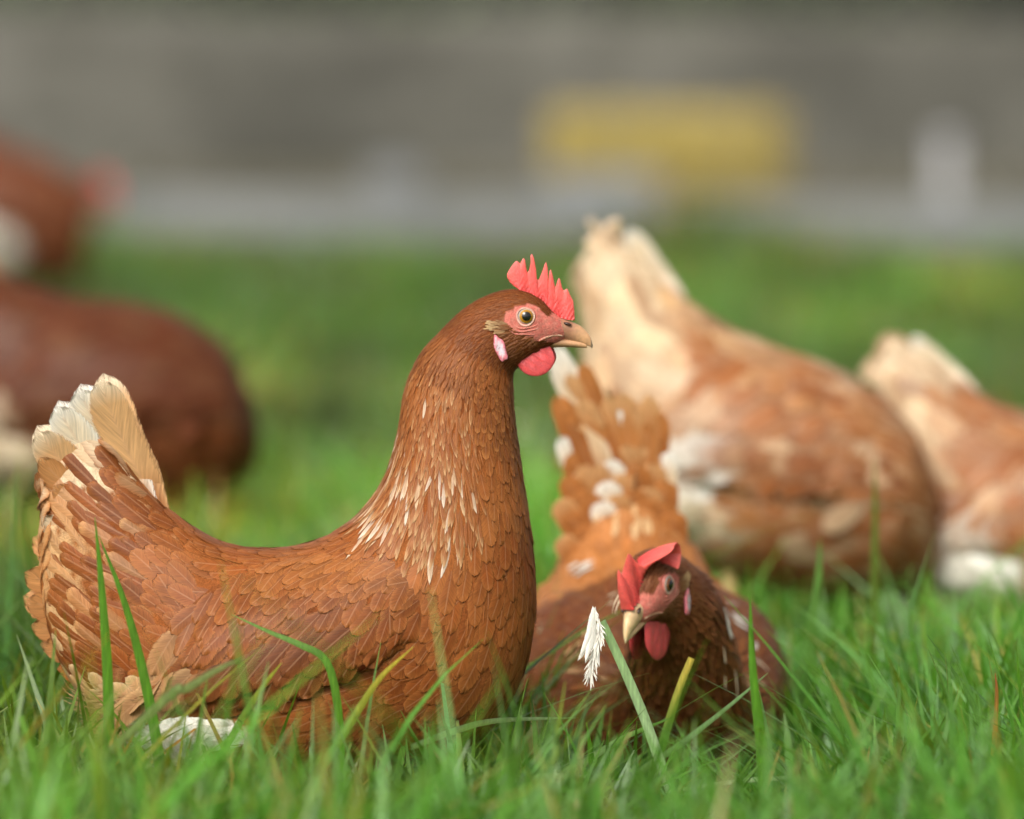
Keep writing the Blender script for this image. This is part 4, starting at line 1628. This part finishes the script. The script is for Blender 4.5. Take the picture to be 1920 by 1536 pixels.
xs, ys = field(100000, -3.8, 3.8, 6.6, 18.0)
m_ = ys < kerb_y(xs) - .08
xs, ys = xs[m_], ys[m_]
k = keep_clear(xs, ys)
xs, ys = xs[k], ys[k]
cl = .5 + .5 * np.sin(xs * 3 + 2.0 * np.sin(ys * 1.7)) * np.sin(ys * 2.1 + 1.3 * np.sin(xs * 2 + 1))
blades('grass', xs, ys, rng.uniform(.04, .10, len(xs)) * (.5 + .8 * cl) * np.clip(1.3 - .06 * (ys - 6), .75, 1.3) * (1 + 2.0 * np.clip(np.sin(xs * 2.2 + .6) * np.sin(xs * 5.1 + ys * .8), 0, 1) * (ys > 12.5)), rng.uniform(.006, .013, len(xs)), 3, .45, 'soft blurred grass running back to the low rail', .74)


# ------------------------------------------------------------------ single blades that stand out
def single_blade(label, pts, Y, wpx, c1, c2, fold=.25, twist=0.0, group=None, Y2=None, blunt=False, lie=False):
    """pts: picture positions from root to tip; wpx: full width in picture pixels"""
    P = []
    n = len(pts)
    Y2 = Y if Y2 is None else Y2
    for i, (x, y) in enumerate(pts):
        P.append(at(x, y, Y + (Y2 - Y) * i / (n - 1)))
    # carry the root down to the ground
    if lie:
        pass
    elif P[0].z > .01:
        d_ = P[0] - P[1]
        k_ = min(P[0].z / max(.2 * d_.length, -d_.z), 1.2 * P[0].z / d_.length)
        g_ = P[0] + d_ * k_
        P.insert(0, Vector((g_.x, P[0].y, 0.0)))
    else:
        P[0].z = max(0.0, P[0].z)
    W0 = .82 * wpx / FPX * Y
    K = 22
    V, F, Cc = [], [], []
    o0 = P[0].copy()
    for k in range(K + 1):
        t = k / K
        u = t * (len(P) - 1)
        c = catmull(P, u)
        d = (catmull(P, min(u + .05, len(P) - 1)) - catmull(P, max(u - .05, 0))).normalized()
        side = d.cross(Vector((0, -1, 0)))
        if side.length < .05: side = Vector((1, 0, 0))
        side.normalize()
        an = twist * (t - .3) + .15
        nrm = d.cross(side)
        sd = side * math.cos(an) + nrm * math.sin(an)
        nn = d.cross(sd)
        wv = W0 * .5 * ((1 - t ** 3.0) if not blunt else (1 - .25 * t)) * (.72 + .28 * min(1, 3 * t)) + .0002
        cc = lerp3(c1, c2, smooth(t, .25, .95))
        for s in (-1, 0, 1):
            V.append(c + sd * (s * wv) + nn * (fold * wv * (abs(s) - .5)) - o0)
            Cc.append(lerp3(cc, tuple(min(1, x * 1.25) for x in cc), 1 if s == 0 else 0))
    for k in range(K):
        for a in range(2):
            F.append((k * 3 + a, k * 3 + a + 1, (k + 1) * 3 + a + 1, (k + 1) * 3 + a))
    o = mesh_obj('grass_blade', V, F, M_GRASS, None, Cc)
    o.location = o0
    tag(o, label, 'grass blade', group or 'single grass blades standing out')
    return o


GR, GL, GP, GY = (0.09, 0.24, 0.015), (0.13, 0.27, 0.04), (0.33, 0.47, 0.24), (0.50, 0.42, 0.05)
single_blade('bright upright grass blade crossing the tail of the sharp hen', [(205, 1560), (203, 1300), (192, 1120), (178, 970)], 4.14, 27, GR, GR)
single_blade('slanting bright blade beside the upright one, across the tail of the sharp hen', [(318, 1560), (285, 1340), (240, 1150), (186, 1005)], 4.15, 27, GR, GR, twist=.5)
single_blade('long green blade bent over the wing of the sharp hen', [(640, 1450), (634, 1330), (612, 1240), (560, 1208), (505, 1185), (436, 1153)], 4.16, 19, GR, GL, twist=.4)
single_blade('yellow-tipped blade slanting up before the lower breast of the sharp hen', [(598, 1450), (655, 1360), (710, 1275), (776, 1212)], 4.13, 20, GL, GY)
single_blade('thin yellowish blade in front of the white fluff', [(425, 1400), (455, 1345), (495, 1285), (528, 1243)], 4.13, 17, GL, (0.32, 0.36, 0.04))
single_blade('dull soft blade leaning over the wing edge towards the white fluff', [(290, 1330), (350, 1292), (410, 1255), (458, 1232)], 4.02, 22, (0.20, .27, .09), (.22, .27, .10))
single_blade('pale thick stem lying across below the breast of the sharp hen', [(770, 1402), (850, 1372), (930, 1352), (1080, 1346)], 4.12, 17, (.3, .42, .2), GP, Y2=4.3, lie=True)
single_blade('pale green straight stem before the throat of the crouching hen', [(1245, 1450), (1210, 1350), (1168, 1250), (1128, 1165)], 4.27, 25, GP, (.30, .46, .20), blunt=True)
single_blade('short yellow blunt blade before the breast of the crouching hen', [(1236, 1420), (1258, 1340), (1278, 1280), (1297, 1234)], 4.31, 20, GL, (.58, .45, .08), blunt=True)
single_blade('broad bright upright blade before the shoulder of the crouching hen', [(1440, 1560), (1428, 1400), (1412, 1260), (1406, 1110)], 4.12, 29, GR, GR)
single_blade('long grey green blade slanting up before the belly of the crouching hen', [(1170, 1470), (1270, 1400), (1360, 1330), (1440, 1262)], 4.3, 15, (.16, .28, .09), (.2, .33, .14))
single_blade('pale bent blade rising from below the crouching hen', [(1060, 1460), (1150, 1395), (1200, 1370), (1262, 1345)], 4.28, 16, (.2, .32, .12), GL)
single_blade('pale flat stem lying along the bottom edge', [(890, 1475), (980, 1460), (1060, 1455), (1150, 1462)], 4.2, 15, GP, (.25, .38, .16), lie=True)
single_blade('long pale stem lying flat before the crouching hen', [(1280, 1480), (1420, 1462), (1560, 1462), (1760, 1486)], 4.22, 11, GP, (.3, .34, .14), lie=True)
single_blade('dark green thin blade bending by the leafy weed', [(1850, 1430), (1832, 1340), (1795, 1270), (1738, 1190)], 4.28, 14, (.05, .13, .02), (.06, .15, .02))
single_blade('orange withered blade among the grass near the corner', [(1862, 1420), (1866, 1370), (1869, 1300), (1866, 1262)], 4.24, 12, (.45, .27, .04), (.30, .10, .03))
single_blade('tall blurred green blade in front of the big pale hen', [(1640, 1240), (1640, 1080), (1641, 960), (1640, 860)], 4.85, 20, (.10, .16, .02), (.12, .15, .02))
single_blade('blurred broad blade between the crouching hen and the big pale hen', [(1520, 1250), (1525, 1160), (1535, 1080), (1538, 1010)], 4.75, 26, (.10, .23, .04), (.12, .25, .05))
single_blade('orange tipped short blade near the bottom edge', [(1715, 1536), (1716, 1470), (1716, 1440), (1716, 1410)], 4.24, 9, GL, (.5, .16, .06))
single_blade('pale tan dry stalk standing between the two near hens', [(990, 1460), (990, 1420), (995, 1370), (998, 1312)], 4.40, 58, (.50, .33, .19), (.58, .36, .22), fold=.5)


# small white feather caught on the pale stem
def loose_feather():
    f = Feathers()
    pts = [at(x, y, 4.262) for x, y in ((1114, 1140), (1122, 1165), (1124, 1195), (1114, 1228), (1108, 1260))]
    a = pts[0].copy()
    n = Vector((0.2, -1, .15)).normalized()
    for q in range(7):
        d = pts[4] - pts[0]
        c = jitcol(WHITE, .05)
        f.add(pts[0] - a + d * random.uniform(0, .3), d + Vector((random.uniform(-.008, .012), 0, 0)), n + Vector((random.uniform(-.3, .3), 0, 0)), d.length * random.uniform(.6, .8), .0036, (c, c, c, c), 'lance', (0, 0), None, 10, 4, random.uniform(-.3, .3), .3, 'f', 0, .3, random.uniform(-.5, .5))
    for i in range(150):
        t = random.random() ** .8
        p = catmull(pts, t * 4)
        d = (catmull(pts, min(4, t * 4 + .1)) - catmull(pts, max(0, t * 4 - .1))).normalized()
        sd = n.cross(d) * random.choice((-1, 1))
        w_ = .004 + .008 * smooth(t, .0, .6)
        dd = d * random.uniform(.9, 1.4) + sd * random.uniform(.1, .5)
        c = jitcol(WHITE, .06)
        f.add(p - a, dd, n + Vector((random.uniform(-.4, .4), 0, random.uniform(-.4, .4))), w_ * random.uniform(.7, 1.4), .0006, (c, c, c, c), 'lance', (0, random.uniform(-.001, .002)), None, 4, 2, random.uniform(-.8, .8), .2)
    V, F, Cc, T = [], [], [], []
    for v, q, c, t, _, _ in f.items:
        k = len(V)
        V += v; Cc += c; T += t
        F += [tuple(x + k for x in e) for e in q]
    o = mesh_obj('loose_feather', V, F, M_FEATHER, None, Cc, T)
    o.location = a
    tag(o, 'small white downy feather caught on the pale stem before the crouching hen', 'feather')
loose_feather()


def weed():
    """pale jagged-leaved plant in the grass on the right"""
    b = at(1735, 1330, 4.95)
    root = empty('leafy_weed', (b.x, 4.95, 0))
    tag(root, 'pale green jagged leafed weed in the grass below the hen at the edge', 'weed')
    mats = M_GRASS
    for (ax, ay, L, el, wd) in [(.9, -.3, .17, 62, .026), (-.5, -.5, .14, 58, .024), (.1, -.9, .13, 48, .024), (.5, .6, .15, 60, .024), (-.9, .2, .12, 40, .022), (-.1, .4, .16, 75, .022)]:
        d = Vector((ax, ay, 0)).normalized()
        side = Vector((-d.y, d.x, 0))
        V, F, C_ = [], [], []
        K = 26
        for k in range(K + 1):
            t = k / K
            e = math.radians(el) * (1 - .75 * t)
            c = d * (L * t * math.cos(math.radians(el) * (1 - .4 * t))) + Vector((0, 0, L * t * math.sin(math.radians(el) * (1 - .35 * t))))
            lob = .55 + .45 * abs(math.sin(t * 17)) + .1 * math.sin(t * 51)
            wv = wd * math.sin(math.pi * min(1, t * .93 + .05)) ** .7 * lob
            for s in (-1, -.5, 0, .5, 1):
                V.append(c + side * (wv * s) + Vector((0, 0, .35 * wv * abs(s) + .003 * math.sin(t * 40 + s * 4))))
                C_.append(lerp3((.15, .25, .10), (.24, .34, .18), (1 - abs(s)) if abs(s) < .3 else .3))
        for k in range(K):
            for a in range(4): F.append((k * 5 + a, k * 5 + a + 1, (k + 1) * 5 + a + 1, (k + 1) * 5 + a))
        mesh_obj('leaf', V, F, mats, root, C_)
weed()
